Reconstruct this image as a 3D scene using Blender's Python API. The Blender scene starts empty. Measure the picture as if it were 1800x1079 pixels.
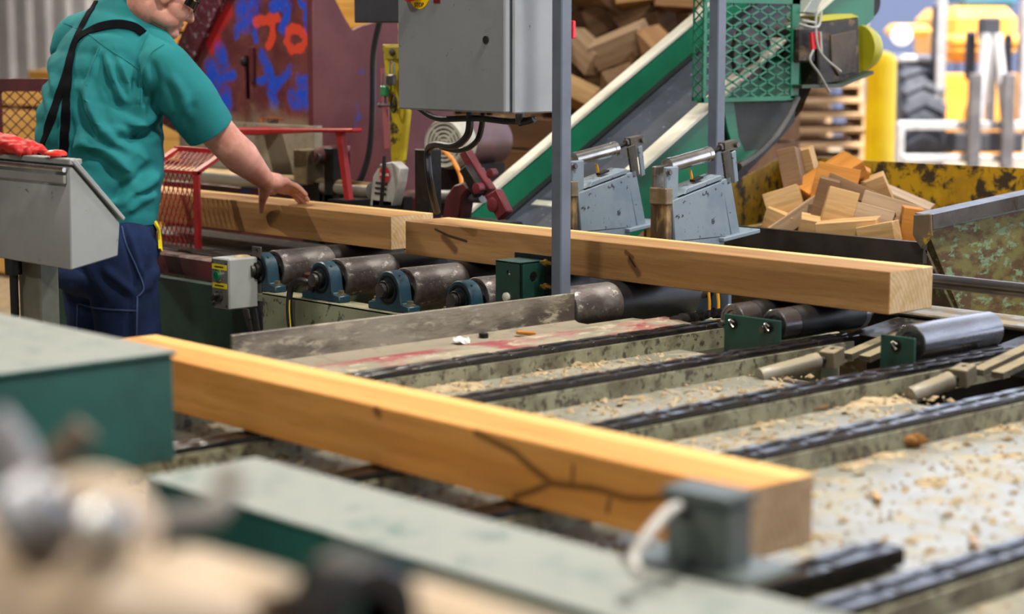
import bpy, bmesh, math, random
from mathutils import Vector, Matrix, noise
random.seed(7)
R = math.radians
SC = bpy.context.scene
COL = SC.collection
# ---------------------------------------------------------------- camera
FPX, PITCH, YAW, CH = 3400.0, R(7.83), R(47.2), 1.56
FW = Vector((-math.sin(YAW)*math.cos(PITCH), math.cos(YAW)*math.cos(PITCH), -math.sin(PITCH)))
RT = Vector((math.cos(YAW), math.sin(YAW), 0)); UP = RT.cross(FW); CAM = Vector((0, 0, CH))
def ray(u, v): return FW + RT*((u-900)/FPX) - UP*((v-539.5)/FPX)
def atz(u, v, z): r = ray(u, v); return CAM + r*((z-CH)/r.z)
def aty(u, v, y): r = ray(u, v); return CAM + r*(y/r.y)
def atx(u, v, x): r = ray(u, v); return CAM + r*(x/r.x)
def atd(u, v, d): return CAM + ray(u, v)*d
cd = bpy.data.cameras.new('camera'); cam = bpy.data.objects.new('camera', cd); COL.objects.link(cam)
cam.location = CAM; cam.rotation_euler = (R(90)-PITCH, 0, YAW)
cd.sensor_width = 36; cd.lens = FPX/1800*36; cd.clip_end = 200
cd.dof.use_dof = True; cd.dof.focus_distance = 5.3; cd.dof.aperture_fstop = 2.6; cd.dof.aperture_blades = 0
SC.camera = cam
# ---------------------------------------------------------------- world, sun, lamps, exposure
def lin(h):
    h = h.lstrip('#'); o = []
    for i in (0, 2, 4):
        x = int(h[i:i+2], 16)/255; o.append(x/12.92 if x <= .04045 else ((x+.055)/1.055)**2.4)
    return (*o, 1)
W = bpy.data.worlds.new('world'); SC.world = W; W.use_nodes = True
bg = W.node_tree.nodes['Background']; bg.inputs[0].default_value = lin('#dfe9ff'); bg.inputs[1].default_value = 3.0
def area(name, loc, target, sx, sy, power, col):
    l = bpy.data.lights.new(name, 'AREA'); l.shape = 'RECTANGLE'; l.size = sx; l.size_y = sy; l.energy = power; l.color = lin(col)[:3]
    o = bpy.data.objects.new(name, l); COL.objects.link(o); o.location = loc
    o.rotation_euler = (Vector(target)-Vector(loc)).to_track_quat('-Z', 'Y').to_euler(); return o
def spot(name, loc, target, power, cone, rad, col):
    l = bpy.data.lights.new(name, 'SPOT'); l.energy = power; l.spot_size = R(cone); l.spot_blend = .5; l.shadow_soft_size = rad; l.color = lin(col)[:3]
    o = bpy.data.objects.new(name, l); COL.objects.link(o); o.location = loc
    o.rotation_euler = (Vector(target)-Vector(loc)).to_track_quat('-Z', 'Y').to_euler(); return o
spot('task_lamp_offscreen', (-7.9, 1.8, 5.4), (-5.6, 3.8, 1.3), 900, 32, .08, '#fff6ea')
area('high_bay_lamp_offscreen', (-2.6, 5.2, 5.6), (-2.9, 4.2, 0), .5, .5, 215, '#fffaf2')
area('high_bay_lamp_offscreen', (-1.0, 2.9, 5.6), (-1.4, 2.3, 0), .5, .5, 270, '#fffaf2')
area('high_bay_lamp_offscreen', (-11.0, 5.0, 5.6), (-11.2, 6.3, 0), .5, .5, 420, '#fff1dc')
area('high_bay_lamp_offscreen', (-16.0, 10.0, 5.6), (-16.0, 10.0, 0), .5, .5, 420, '#fff4e4')
area('high_bay_lamp_offscreen', (-.8, -2.2, 5.6), (-2.0, 1.5, .9), .5, .5, 170, '#fffaf2')
sd = bpy.data.lights.new('sun', 'SUN'); sd.energy = 14; sd.angle = R(1); sd.color = lin('#fff6e8')[:3]
sun = bpy.data.objects.new('sun_offscreen', sd); COL.objects.link(sun); sun.rotation_euler = Vector((-.5, .12, -.8)).to_track_quat('-Z', 'Y').to_euler()
vs = SC.view_settings; vs.view_transform = 'Standard'; vs.look = 'None'; vs.gamma = 1; vs.use_curve_mapping = False; vs.exposure = 0.0
# ---------------------------------------------------------------- materials
MATS = {}
def _new(name):
    m = bpy.data.materials.new(name); m.use_nodes = True; nt = m.node_tree
    return m, nt, nt.nodes['Principled BSDF'], nt.nodes, nt.links
def nz(N, L, vec, scale, detail=4, rough=.6, dist=0):
    n = N.new('ShaderNodeTexNoise'); n.inputs['Scale'].default_value = scale; n.inputs['Detail'].default_value = detail
    n.inputs['Roughness'].default_value = rough; n.inputs['Distortion'].default_value = dist
    L.new(vec, n.inputs['Vector']); return n.outputs['Fac']
def rmp(N, L, fac, a, b, smooth=True):
    n = N.new('ShaderNodeMapRange'); n.interpolation_type = 'SMOOTHSTEP' if smooth else 'LINEAR'
    n.inputs['From Min'].default_value = a; n.inputs['From Max'].default_value = b; L.new(fac, n.inputs['Value']); return n.outputs['Result']
def mixc(N, L, fac, a, b, mode='MIX'):
    n = N.new('ShaderNodeMix'); n.data_type = 'RGBA'; n.blend_type = mode
    if isinstance(fac, (int, float)): n.inputs['Factor'].default_value = fac
    else: L.new(fac, n.inputs['Factor'])
    for i, s in ((6, a), (7, b)):
        if isinstance(s, tuple): n.inputs[i].default_value = s
        else: L.new(s, n.inputs[i])
    return n.outputs[2]
def mth(N, L, op, a, b=None, c=None):
    n = N.new('ShaderNodeMath'); n.operation = op
    for i, s in enumerate((a, b, c)):
        if s is None: continue
        if isinstance(s, (int, float)): n.inputs[i].default_value = s
        else: L.new(s, n.inputs[i])
    return n.outputs[0]
def coords(N, L, stretch=(1, 1, 1)):
    t = N.new('ShaderNodeTexCoord'); m = N.new('ShaderNodeMapping'); m.inputs['Scale'].default_value = stretch
    L.new(t.outputs['Object'], m.inputs['Vector']); return m.outputs['Vector']
def pm(name, c1, c2=None, rough=.5, metal=0., scale=6, lo=.4, hi=.65, spot=None, sscale=30, slo=.62, shi=.68, bump=.15, bscale=60, stretch=(1, 1, 1), dust=None, damt=.6, rv=.15, spec=.5, detail=5):
    if name in MATS: return MATS[name]
    m, nt, P, N, L = _new(name); v = coords(N, L, stretch)
    f = nz(N, L, v, scale, detail); col = lin(c1)
    if c2: col = mixc(N, L, rmp(N, L, f, lo, hi), lin(c1), lin(c2))
    rg = None
    if spot:
        s = rmp(N, L, nz(N, L, v, sscale, 4, .7, .3), slo, shi); col = mixc(N, L, s, col, lin(spot))
    if dust:
        g = N.new('ShaderNodeNewGeometry'); sx = N.new('ShaderNodeSeparateXYZ'); L.new(g.outputs['Normal'], sx.inputs[0])
        d = mth(N, L, 'MULTIPLY', rmp(N, L, sx.outputs['Z'], .35, .9), rmp(N, L, nz(N, L, v, 14, 6, .75), .62-damt*.5, .85-damt*.5))
        col = mixc(N, L, d, col, lin(dust)); rg = mixc(N, L, d, (rough,)*3+(1,), (.9, .9, .9, 1))
    if isinstance(col, tuple): P.inputs['Base Color'].default_value = col
    else: L.new(col, P.inputs['Base Color'])
    r = mth(N, L, 'MULTIPLY_ADD', nz(N, L, v, scale*2.3, 4), rv*2, rough-rv)
    if rg: r = mth(N, L, 'MAXIMUM', r, rg)
    L.new(r, P.inputs['Roughness']); P.inputs['Metallic'].default_value = metal; P.inputs['Specular IOR Level'].default_value = spec
    if bump:
        b = N.new('ShaderNodeBump'); b.inputs['Strength'].default_value = bump; b.inputs['Distance'].default_value = .004
        L.new(nz(N, L, v, bscale, 5, .65), b.inputs['Height']); L.new(b.outputs[0], P.inputs['Normal'])
    MATS[name] = m; return m
def wood(name, c1, c2, c3=None, axis=0, fine=90, rough=.7, rings=None, extra=None):
    if name in MATS: return MATS[name]
    m, nt, P, N, L = _new(name); st = [1, 1, 1]; st[axis] = .06; v = coords(N, L, tuple(st))
    a = nz(N, L, v, 9, 5, .6, .8); b = nz(N, L, v, fine, 4, .7, .2)
    col = mixc(N, L, rmp(N, L, a, .36, .64), lin(c1), lin(c2))
    col = mixc(N, L, mth(N, L, 'MULTIPLY', rmp(N, L, b, .45, .7), .35), col, lin(c3 or c2))
    if extra: col = extra(N, L, col)
    L.new(col, P.inputs['Base Color']); P.inputs['Roughness'].default_value = rough; P.inputs['Specular IOR Level'].default_value = .3
    bp = N.new('ShaderNodeBump'); bp.inputs['Strength'].default_value = .18; bp.inputs['Distance'].default_value = .003
    L.new(b, bp.inputs['Height']); L.new(bp.outputs[0], P.inputs['Normal'])
    MATS[name] = m; return m
def segmask(N, L, x, z, segs, soft):
    """soft union of strokes: each (ax,az,bx,bz,r) in object space"""
    out = None
    for ax, az, bx, bz, r in segs:
        dx, dz = bx-ax, bz-az; q = max(dx*dx+dz*dz, 1e-9)
        px = mth(N, L, 'SUBTRACT', x, ax); pz = mth(N, L, 'SUBTRACT', z, az)
        t = mth(N, L, 'ADD', mth(N, L, 'MULTIPLY', px, dx/q), mth(N, L, 'MULTIPLY', pz, dz/q)); t.node.use_clamp = True
        ex = mth(N, L, 'SUBTRACT', px, mth(N, L, 'MULTIPLY', t, dx)); ez = mth(N, L, 'SUBTRACT', pz, mth(N, L, 'MULTIPLY', t, dz))
        d = mth(N, L, 'SQRT', mth(N, L, 'ADD', mth(N, L, 'MULTIPLY', ex, ex), mth(N, L, 'MULTIPLY', ez, ez)))
        k = mth(N, L, 'DIVIDE', d, r); out = k if out is None else mth(N, L, 'MINIMUM', out, k)
    n = N.new('ShaderNodeMapRange'); n.interpolation_type = 'SMOOTHSTEP'; n.inputs['From Min'].default_value = 1+soft; n.inputs['From Max'].default_value = 1-soft
    L.new(out, n.inputs['Value']); return n.outputs['Result']
steel = pm('worn_steel', '#6c6a69', '#4a4644', .42, .85, 7, spot='#2c2826', sscale=22, bump=.2, dust='#8d8272', damt=.25)
drum_steel = pm('drum_steel', '#7b7672', '#4a403d', .5, .5, 11, spot='#a7a19a', sscale=48, slo=.58, shi=.68, bump=.4, bscale=90, rv=.15, stretch=(1, .6, 1))
dark_steel = pm('dark_steel', '#23211f', '#15120f', .5, .6, 10, spot='#3a332c', dust='#4b4235', damt=.25)
black_rubber = pm('black_rubber', '#121214', '#1c1c1e', .45, 0, 10, bump=.1)
oily = pm('oily_steel', '#1d1c1e', '#2b2622', .17, .15, 14, rv=.06, spec=.6, bump=.02, bscale=60, spot='#3f372d', sscale=45, slo=.66, shi=.72)
chrome = pm('bright_alloy', '#c9c9c7', '#a5a29c', .25, .95, 10, rv=.08, bump=.05)
bare = pm('scratched_plate', '#8b8680', '#5b5049', .4, .8, 8, spot='#33291f', sscale=18, slo=.6, shi=.72)
teal = pm('bearing_teal', '#173c4b', '#12303c', .4, 0, 8, spot='#0c1417', sscale=26, slo=.6, shi=.7, dust='#6d6a62', damt=.12)
greenp = pm('machine_green', '#173f36', '#11322b', .45, 0, 6, spot='#0d1a17', sscale=24, slo=.64, shi=.72)
convg = pm('conveyor_green', '#0d6a4b', '#0a5a40', .4, 0, 3, spot='#0b3a2a', sscale=18, slo=.66, shi=.76, bump=.05)
palegreen = pm('pale_green_paint', '#83886f', '#6d725b', .5, 0, 5, spot='#39382c', sscale=14, slo=.6, shi=.68, dust='#968b70', damt=.5)
cream = pm('cream_paint', '#c4c2b4', '#aeac9d', .5, 0, 5, spot='#6d6757', sscale=20, slo=.68, shi=.8, dust='#cdbf9f', damt=.2)
maroon = pm('maroon_paint', '#5a1f24', '#43181c', .45, 0, 6, spot='#1f0f10', sscale=20, slo=.6, shi=.7, dust='#8e8071', damt=.4)
redp = pm('red_paint', '#a5191a', '#851315', .5, 0, 6, spot='#5a0d0e', sscale=20, slo=.66, shi=.76, bump=.08)
grey = pm('cabinet_grey', '#8e9296', '#858a8d', .5, 0, 4, spot='#3f3f3d', sscale=26, slo=.68, shi=.74, bump=.06, bscale=120)
consoleg = pm('console_grey', '#989b98', '#8a8d89', .5, 0, 4, spot='#4a4338', sscale=16, slo=.64, shi=.74, bump=.06)
bluegrey = pm('clamp_bluegrey', '#77858f', '#687784', .5, .0, 7, spot='#26272b', sscale=34, slo=.6, shi=.66, bump=.12)
postg = pm('post_grey', '#626a78', '#58606d', .45, 0, 7, spot='#33363c', sscale=40, slo=.68, shi=.73, bump=.08)
yellow = pm('safety_yellow', '#ffd800', '#f5c800', .4, 0, 4, bump=.02)
ypaint = pm('worn_yellow', '#b8900f', '#97720d', .6, 0, 6, spot='#33291a', sscale=15, slo=.47, shi=.6, bump=.2)
ylabel = pm('yellow_label', '#e5cf10', '#d2bd0c', .5, 0, 5, bump=0)
white = pm('white_print', '#e2dfd8', None, .6, bump=0)
ink = pm('black_ink', '#14120f', None, .6, bump=0)
redink = pm('red_ink', '#b3161b', None, .5, bump=0)
orangep = pm('orange_marker', '#b5642a', None, .6, bump=0)
concrete = pm('concrete', '#77716a', '#5f5a54', .85, 0, 2, spot='#3c3731', sscale=5, bump=.3, dust='#a08c6c', damt=.5)
wallmat = pm('ribbed_wall', '#cfd0d6', '#bcbdc4', .5, 0, 1, bump=0)
denim = pm('denim', '#1c2a4c', '#142039', .9, 0, 7, bump=.35, bscale=420, spot='#3d5075', sscale=9, slo=.6, shi=.8, spec=.15)
skin = pm('skin', '#cf9683', '#b87b68', .5, 0, 12, bump=.12, bscale=260, spot='#a8604e', sscale=16, slo=.55, shi=.85, spec=.3)
hairm = pm('hair', '#3a2416', '#24160d', .6, 0, 30, bump=.5, bscale=200, stretch=(1, 1, .2))
strap = pm('black_webbing', '#07080d', '#040509', .9, 0, 10, bump=.3, bscale=400, spec=.1)
glovem = pm('red_leather', '#d5201c', '#a81814', .55, 0, 8, bump=.4, bscale=50)
brass = pm('brass', '#a98b3f', '#8b6f30', .35, .9, 10)
sawd = pm('sawdust', '#b8a585', '#968060', .95, 0, 30, bump=.4, bscale=220, spec=.1)
rubber = pm('tyre_rubber', '#3e4350', '#31353f', .7, 0, 8, bump=.2)
loadery = pm('loader_yellow', '#f3b04a', '#eaa23a', .45, 0, 4, bump=.03)
pallet_w = wood('pallet_wood', '#cbb08d', '#b39270', '#8e7152', 0)
# ---------------------------------------------------------------- mesh helpers
def rot(ax=0, ay=0, az=0): return Matrix.Rotation(az, 3, 'Z') @ Matrix.Rotation(ay, 3, 'Y') @ Matrix.Rotation(ax, 3, 'X')
class B:
    def __init__(s): s.bm = bmesh.new(); s.mi = 0
    def _fin(s, vs, fs=None):
        if s.mi:
            for f in {f for v in vs for f in v.link_faces}: f.material_index = s.mi
        return s
    def box(s, c, d, m=None, bev=0.0, seg=1):
        r = bmesh.ops.create_cube(s.bm, size=1); vs = r['verts']
        for v in vs:
            p = Vector((v.co.x*d[0], v.co.y*d[1], v.co.z*d[2])); v.co = (m @ p if m else p)+Vector(c)
        if bev:
            es = list({e for v in vs for e in v.link_edges})
            q = bmesh.ops.bevel(s.bm, geom=es, offset=bev, segments=seg, affect='EDGES', profile=.5); vs = q['verts']
        return s._fin(vs)
    def b2(s, lo, hi, bev=0.0): 
        lo, hi = Vector(lo), Vector(hi); d = hi-lo
        return s.box((lo+hi)/2, (abs(d.x), abs(d.y), abs(d.z)), None, bev)
    def cyl(s, p0, p1, r0, r1=None, n=24, cap=True):
        p0, p1 = Vector(p0), Vector(p1); d = p1-p0; r1 = r0 if r1 is None else r1
        M_ = Matrix.Translation((p0+p1)/2) @ d.to_track_quat('Z', 'Y').to_matrix().to_4x4()
        r = bmesh.ops.create_cone(s.bm, cap_ends=cap, segments=n, radius1=r0, radius2=r1, depth=d.length, matrix=M_); return s._fin(r['verts'])
    def lathe(s, o, axis, prof, n=28):
        """prof: (dist along axis, radius)"""
        q = Vector(axis).normalized().to_track_quat('Z', 'Y').to_matrix(); o = Vector(o); rings = []; allv = []
        for h, r in prof:
            ring = [s.bm.verts.new(o+q @ Vector((r*math.cos(2*math.pi*i/n), r*math.sin(2*math.pi*i/n), h))) for i in range(n)] if r > 1e-6 else [s.bm.verts.new(o+q @ Vector((0, 0, h)))]
            rings.append(ring); allv += ring
        for a, b in zip(rings, rings[1:]):
            for i in range(n):
                j = (i+1) % n
                if len(a) == 1 and len(b) == 1: continue
                if len(a) == 1: s.bm.faces.new((a[0], b[j], b[i]))
                elif len(b) == 1: s.bm.faces.new((a[i], a[j], b[0]))
                else: s.bm.faces.new((a[i], a[j], b[j], b[i]))
        return s._fin(allv)
    def tube(s, pts, r, n=8, closed=False):
        pts = [Vector(p) for p in pts]; rings = []; k = len(pts); allv = []
        prev = None
        for i, p in enumerate(pts):
            t = (pts[min(i+1, k-1)]-pts[max(i-1, 0)]).normalized()
            a = t.orthogonal().normalized() if prev is None else (prev-t*prev.dot(t)).normalized(); prev = a; b = t.cross(a)
            rr = r[i] if isinstance(r, (list, tuple)) else r
            ring = [s.bm.verts.new(p+a*rr*math.cos(2*math.pi*j/n)+b*rr*math.sin(2*math.pi*j/n)) for j in range(n)]; rings.append(ring); allv += ring
        for a, b in zip(rings, rings[1:]):
            for j in range(n): s.bm.faces.new((a[j], a[(j+1) % n], b[(j+1) % n], b[j]))
        s.bm.faces.new(rings[0][::-1]); s.bm.faces.new(rings[-1]); return s._fin(allv)
    def bar(s, pts, w, t, up=(0, 0, 1)):
        """flat bar swept along pts; w across, t along up"""
        pts = [Vector(p) for p in pts]; up = Vector(up); k = len(pts); rings = []; allv = []
        for i, p in enumerate(pts):
            d = (pts[min(i+1, k-1)]-pts[max(i-1, 0)]).normalized(); sd = d.cross(up).normalized(); u2 = sd.cross(d).normalized()
            ring = [s.bm.verts.new(p+sd*a*w/2+u2*b*t/2) for a, b in ((-1, -1), (1, -1), (1, 1), (-1, 1))]; rings.append(ring); allv += ring
        for a, b in zip(rings, rings[1:]):
            for j in range(4): s.bm.faces.new((a[j], a[(j+1) % 4], b[(j+1) % 4], b[j]))
        s.bm.faces.new(rings[0][::-1]); s.bm.faces.new(rings[-1]); return s._fin(allv)
    def prism(s, poly, vec, bev=0.0):
        vec = Vector(vec); a = [s.bm.verts.new(Vector(p)) for p in poly]; b = [s.bm.verts.new(Vector(p)+vec) for p in poly]; n = len(a)
        fs = [s.bm.faces.new(a[::-1]), s.bm.faces.new(b)]
        for i in range(n): fs.append(s.bm.faces.new((a[i], a[(i+1) % n], b[(i+1) % n], b[i])))
        bmesh.ops.recalc_face_normals(s.bm, faces=fs); vs = a+b
        if bev:
            es = list({e for v in vs for e in v.link_edges}); vs = bmesh.ops.bevel(s.bm, geom=es, offset=bev, segments=1, affect='EDGES', profile=.5)['verts']
        return s._fin(vs)
    def ball(s, c, r, m=None, sub=2):
        q = bmesh.ops.create_icosphere(s.bm, subdivisions=sub, radius=1)
        r = (r, r, r) if isinstance(r, (int, float)) else r
        for v in q['verts']:
            p = Vector((v.co.x*r[0], v.co.y*r[1], v.co.z*r[2])); v.co = (m @ p if m else p)+Vector(c)
        return s._fin(q['verts'])
    def limb(s, pts, rs, n=28):
        for (p, q), (a, b) in zip(zip(pts, pts[1:]), zip(rs, rs[1:])):
            s.cyl(p, q, a, b, n); s.ball(p, a, sub=3); s.ball(q, b, sub=3)
        return s
    def quad(s, a, b, c, d): s.bm.faces.new([s.bm.verts.new(Vector(p)) for p in (a, b, c, d)]); return s
def prop(o, label=None, cat=None, group=None, kind=None):
    for k, v in (('label', label), ('category', cat), ('group', group), ('kind', kind)):
        if v: o[k] = v
    return o
def link(name, me, parent=None, loc=None):
    o = bpy.data.objects.new(name, me); COL.objects.link(o)
    if parent: o.parent = parent
    if loc: o.location = loc
    return o
def root_loc(o):
    v = Vector((0, 0, 0))
    while o: v = v+o.location; o = o.parent
    return v
def mesh(name, b, mat, parent=None, loc=None, smooth=35, world=True):
    """b in world coordinates (or local if world=False); origin moved to the parent's (or loc)"""
    bm = b.bm if isinstance(b, B) else b
    me = bpy.data.meshes.new(name)
    off = root_loc(parent) if parent else Vector(loc or (0, 0, 0))
    if world and off.length > 0: bmesh.ops.translate(bm, verts=bm.verts, vec=-off)
    bm.to_mesh(me); bm.free()
    for m in (mat if isinstance(mat, (list, tuple)) else [mat]): me.materials.append(m)
    if smooth:
        me.polygons.foreach_set('use_smooth', [True]*len(me.polygons)); me.set_sharp_from_angle(angle=R(smooth))
    return link(name, me, parent, loc if not parent else None)
def thing(name, label, cat, loc=(0, 0, 0), group=None):
    o = bpy.data.objects.new(name, None); COL.objects.link(o); o.location = loc; o.empty_display_size = .05
    return prop(o, label, cat, group)
def copy_tree(o, parent=None):
    c = o.copy(); COL.objects.link(c); c.parent = parent
    for ch in list(o.children): copy_tree(ch, c)
    return c
def struct(name, b, mat, **k): return prop(mesh(name, b, mat, **k), kind='structure')
def text(name, s, size, mat, parent, origin, xdir, ydir, ext=.0006, align='CENTER'):
    cu = bpy.data.curves.new(name, 'FONT'); cu.body = s; cu.size = size; cu.extrude = ext; cu.align_x = align; cu.align_y = 'CENTER'
    t = bpy.data.objects.new(name, cu); COL.objects.link(t)
    dg = bpy.context.evaluated_depsgraph_get(); me = bpy.data.meshes.new_from_object(t.evaluated_get(dg)); bpy.data.objects.remove(t); bpy.data.curves.remove(cu)
    x, y = Vector(xdir).normalized(), Vector(ydir).normalized(); z = x.cross(y)
    M_ = Matrix((x, y, z)).transposed().to_4x4(); M_.translation = Vector(origin)-(root_loc(parent) if parent else Vector())
    me.transform(M_); me.materials.clear(); me.materials.append(mat); me.name = name
    return link(name, me, parent)
def expanded(b, o, ex, ey, w, h, dw, dh, tw, tt):
    """expanded metal: wavy strands in the plane o + ex*s + ey*t"""
    o, ex, ey = Vector(o), Vector(ex).normalized(), Vector(ey).normalized(); n = ex.cross(ey)
    rows = int(round(h/dh)); cols = int(round(w/dw*2))
    for k in range(rows):
        b.bar([o+ex*(w*c/cols)+ey*(h*(k+.5+(.5 if (c+k) % 2 else -.5))/rows) for c in range(cols+1)], tw, tt, n)
    return b
def cut(o, cutter):
    """cut real openings into a part; cutter built in world coordinates"""
    me = bpy.data.meshes.new('cutter'); bmesh.ops.translate(cutter.bm, verts=cutter.bm.verts, vec=-root_loc(o)); bmesh.ops.recalc_face_normals(cutter.bm, faces=cutter.bm.faces); cutter.bm.to_mesh(me); cutter.bm.free()
    c = bpy.data.objects.new('cutter', me); COL.objects.link(c); tmp = bpy.data.objects.new('cut_tmp', o.data); COL.objects.link(tmp)
    m = tmp.modifiers.new('cut', 'BOOLEAN'); m.operation = 'DIFFERENCE'; m.solver = 'EXACT'; m.object = c
    r = bpy.data.meshes.new_from_object(tmp.evaluated_get(bpy.context.evaluated_depsgraph_get()))
    bpy.data.objects.remove(tmp); bpy.data.objects.remove(c); o.data = r; r.name = o.name; return o
def boltp(parent, p, axis, r=.008, h=.008, mat=None, name='bolt'):
    b = B(); a = Vector(axis).normalized(); b.cyl(p, Vector(p)+a*h*.35, r*1.5, n=16).cyl(Vector(p)+a*h*.35, Vector(p)+a*h*1.3, r, n=6); return mesh(name, b, mat or steel, parent, smooth=0)

# ================================================================ the building
struct('floor', B().b2((-40, -8, -.2), (14, 40, 0)), concrete)
WY = 11.8
b = B()
def ribs(b, x0, x1, y, z0, z1, p=.2):
    x = x0
    while x < x1-1e-6:
        pts = [(x, 0), (x+p*.5, 0), (x+p*.6, -.05), (x+p*.9, -.05), (x+p, 0)]
        for (a, da), (c, dc) in zip(pts, pts[1:]):
            b.quad((a, y+da, z0), (c, y+dc, z0), (c, y+dc, z1), (a, y+da, z1))
        x += p
    bmesh.ops.remove_doubles(b.bm, verts=b.bm.verts, dist=1e-5)
    return b
struct('wall_back', ribs(b, -30, -11.6, WY, 0, 6.4, .46), wallmat, smooth=0)
struct('wall_left', B().b2((-30.2, -8, 0), (-30, WY, 6.4)), wallmat)
struct('wall_front', B().b2((-30, -8.2, 0), (6, -8, 6.4)), wallmat)
struct('wall_right', B().b2((6, -8, 0), (6.2, 6.5, 6.4)), wallmat)
struct('ceiling', B().b2((-30.2, -8.2, 6.4), (6.2, WY, 6.6)), pm('roof_liner', '#8a8a8c', None, .7, bump=0))
struct('trim_1', B().b2((-11.7, WY-.15, 0), (-11.5, WY+.15, 6.4)), pm('door_frame', '#8a8f98', None, .5))
# ================================================================ transfer table, rails, chains
ZC, ZD = .865, .814
CHX = [-3.18, -2.83, -2.45, -2.115, -1.45]
deckm = pm('dusty_deck', '#8f8d80', '#7a7768', .28, .0, 5, spot='#5b5444', sscale=14, slo=.58, shi=.72, dust='#a99c80', damt=.32, spec=.7, bump=.05, bscale=90, lo=.35, hi=.7)
railm = pm('rail_paint', '#8b8a70', '#655f49', .55, 0, 14, spot='#463d2e', sscale=42, slo=.52, shi=.62, bump=.25, dust='#6d604a', damt=.3)
tbl = thing('transfer_table', 'dusty pale green chain transfer table between the green cabinet and the roller line', 'table', (-2.4, 2.6, 0))
edges = CHX+[-.9]
for i, (x0, x1) in enumerate(zip(edges, edges[1:])):
    a, c = x0+.035, x1-(.035 if i < 4 else 0)
    cuts = [1.56, 2.95, 3.47] if i == 0 else [1.56, 2.45, 3.30] if i in (1, 2) else [1.56, 2.3, 3.98]
    for y0, y1 in zip(cuts, cuts[1:]): mesh('deck_plate', B().b2((a, y0+.0015, ZD-.012), (c, y1-.0015, ZD), .0015), deckm, tbl)
for x, y1 in zip(CHX, (3.66, 3.70, 3.78, 3.98, 3.98)):
    b = B(); b.b2((x-.036, 1.56, ZD-.012), (x-.030, y1, ZC-.015)); b.b2((x+.030, 1.56, ZD-.012), (x+.037, y1, ZC-.015)); b.b2((x-.03, 1.56, ZD-.010), (x+.03, y1, ZC-.036))
    mesh('chain_rail', b, railm, tbl)
for x, y in ((-3.1, 1.62), (-3.1, 3.15), (-1.0, 1.62), (-1.0, 3.15)): mesh('leg', B().b2((x-.04, y-.04, 0), (x+.04, y+.04, ZD-.012)), palegreen, tbl)
mesh('cross_member', B().b2((-3.2, 1.58, .70), (-.9, 1.64, ZD-.013)), palegreen, tbl); mesh('cross_member', B().b2((-3.2, 3.2, .70), (-.9, 3.28, ZD-.013)), palegreen, tbl)
# chains: 66 mm pitch, alternating wide and narrow links
PIT = .066
def link_mesh(outer):
    b = B(); o = .0176 if outer else .0169; h = .0145
    for s in (-1, 1):
        pl = [(0, h*.85), (.003, h), (PIT-.003, h), (PIT, h*.85), (PIT, -h*.85), (PIT-.003, -h), (.003, -h), (0, -h*.85)]
        pl = [(s*o-.0095, (y-PIT/2)*(1.74 if outer else 1.1)+PIT/2, z*(1 if outer else .9)) for y, z in pl]; b.prism(pl, (.019, 0, 0), .0018)
    if outer:
        for y in (.0, PIT): b.cyl((-.029, y, 0), (.029, y, 0), .0065, n=10)
    else:
        for y in (.0, PIT): b.cyl((-.0115, y, 0), (.0115, y, 0), .0128, n=12)
    return mesh('link', b, oily, world=False, smooth=30)
L0, L1 = link_mesh(True), link_mesh(False); LM = (L0.data, L1.data)
bpy.data.objects.remove(L0); bpy.data.objects.remove(L1)
def chain(x, y0, y1, label, z=ZC, droop=None):
    t = thing('conveyor_chain', label, 'chain', (x, y0, z-.0168), 'lumber chains of the transfer table')
    n = int((y1-y0)/PIT)
    for i in range(n):
        o = link('link', LM[i % 2], t, (random.uniform(-.0010, .0010), i*PIT, random.uniform(-.0004, .0004)))
        o.rotation_euler = (random.uniform(-.006, .006), random.uniform(-.01, .01), random.uniform(-.008, .008))
    return t
chain(CHX[0], 1.62, 3.72, 'black oily lumber chain running beside the rusty angle and red strip')
chain(CHX[1], 1.62, 3.74, 'black oily lumber chain passing the two small rollers, second from the rusty angle')
chain(CHX[2], 1.62, 3.82, 'black oily lumber chain passing the single bright roller, third from the rusty angle')
chain(CHX[3], 1.62, 3.99, 'black oily lumber chain with blue-white sheen, between the single bright roller and the bark chunk')
chain(CHX[4], 1.62, 3.99, 'black oily lumber chain on the far edge of the table, fifth from the rusty angle')
chain(-1.555, 1.62, 2.15, 'short black lumber chain ending beside the last long chain', ZC+.012)
mesh('end_block', B().b2((-1.59, 1.56, ZD), (-1.52, 2.15, ZC-.024), .003), railm, tbl)
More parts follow.
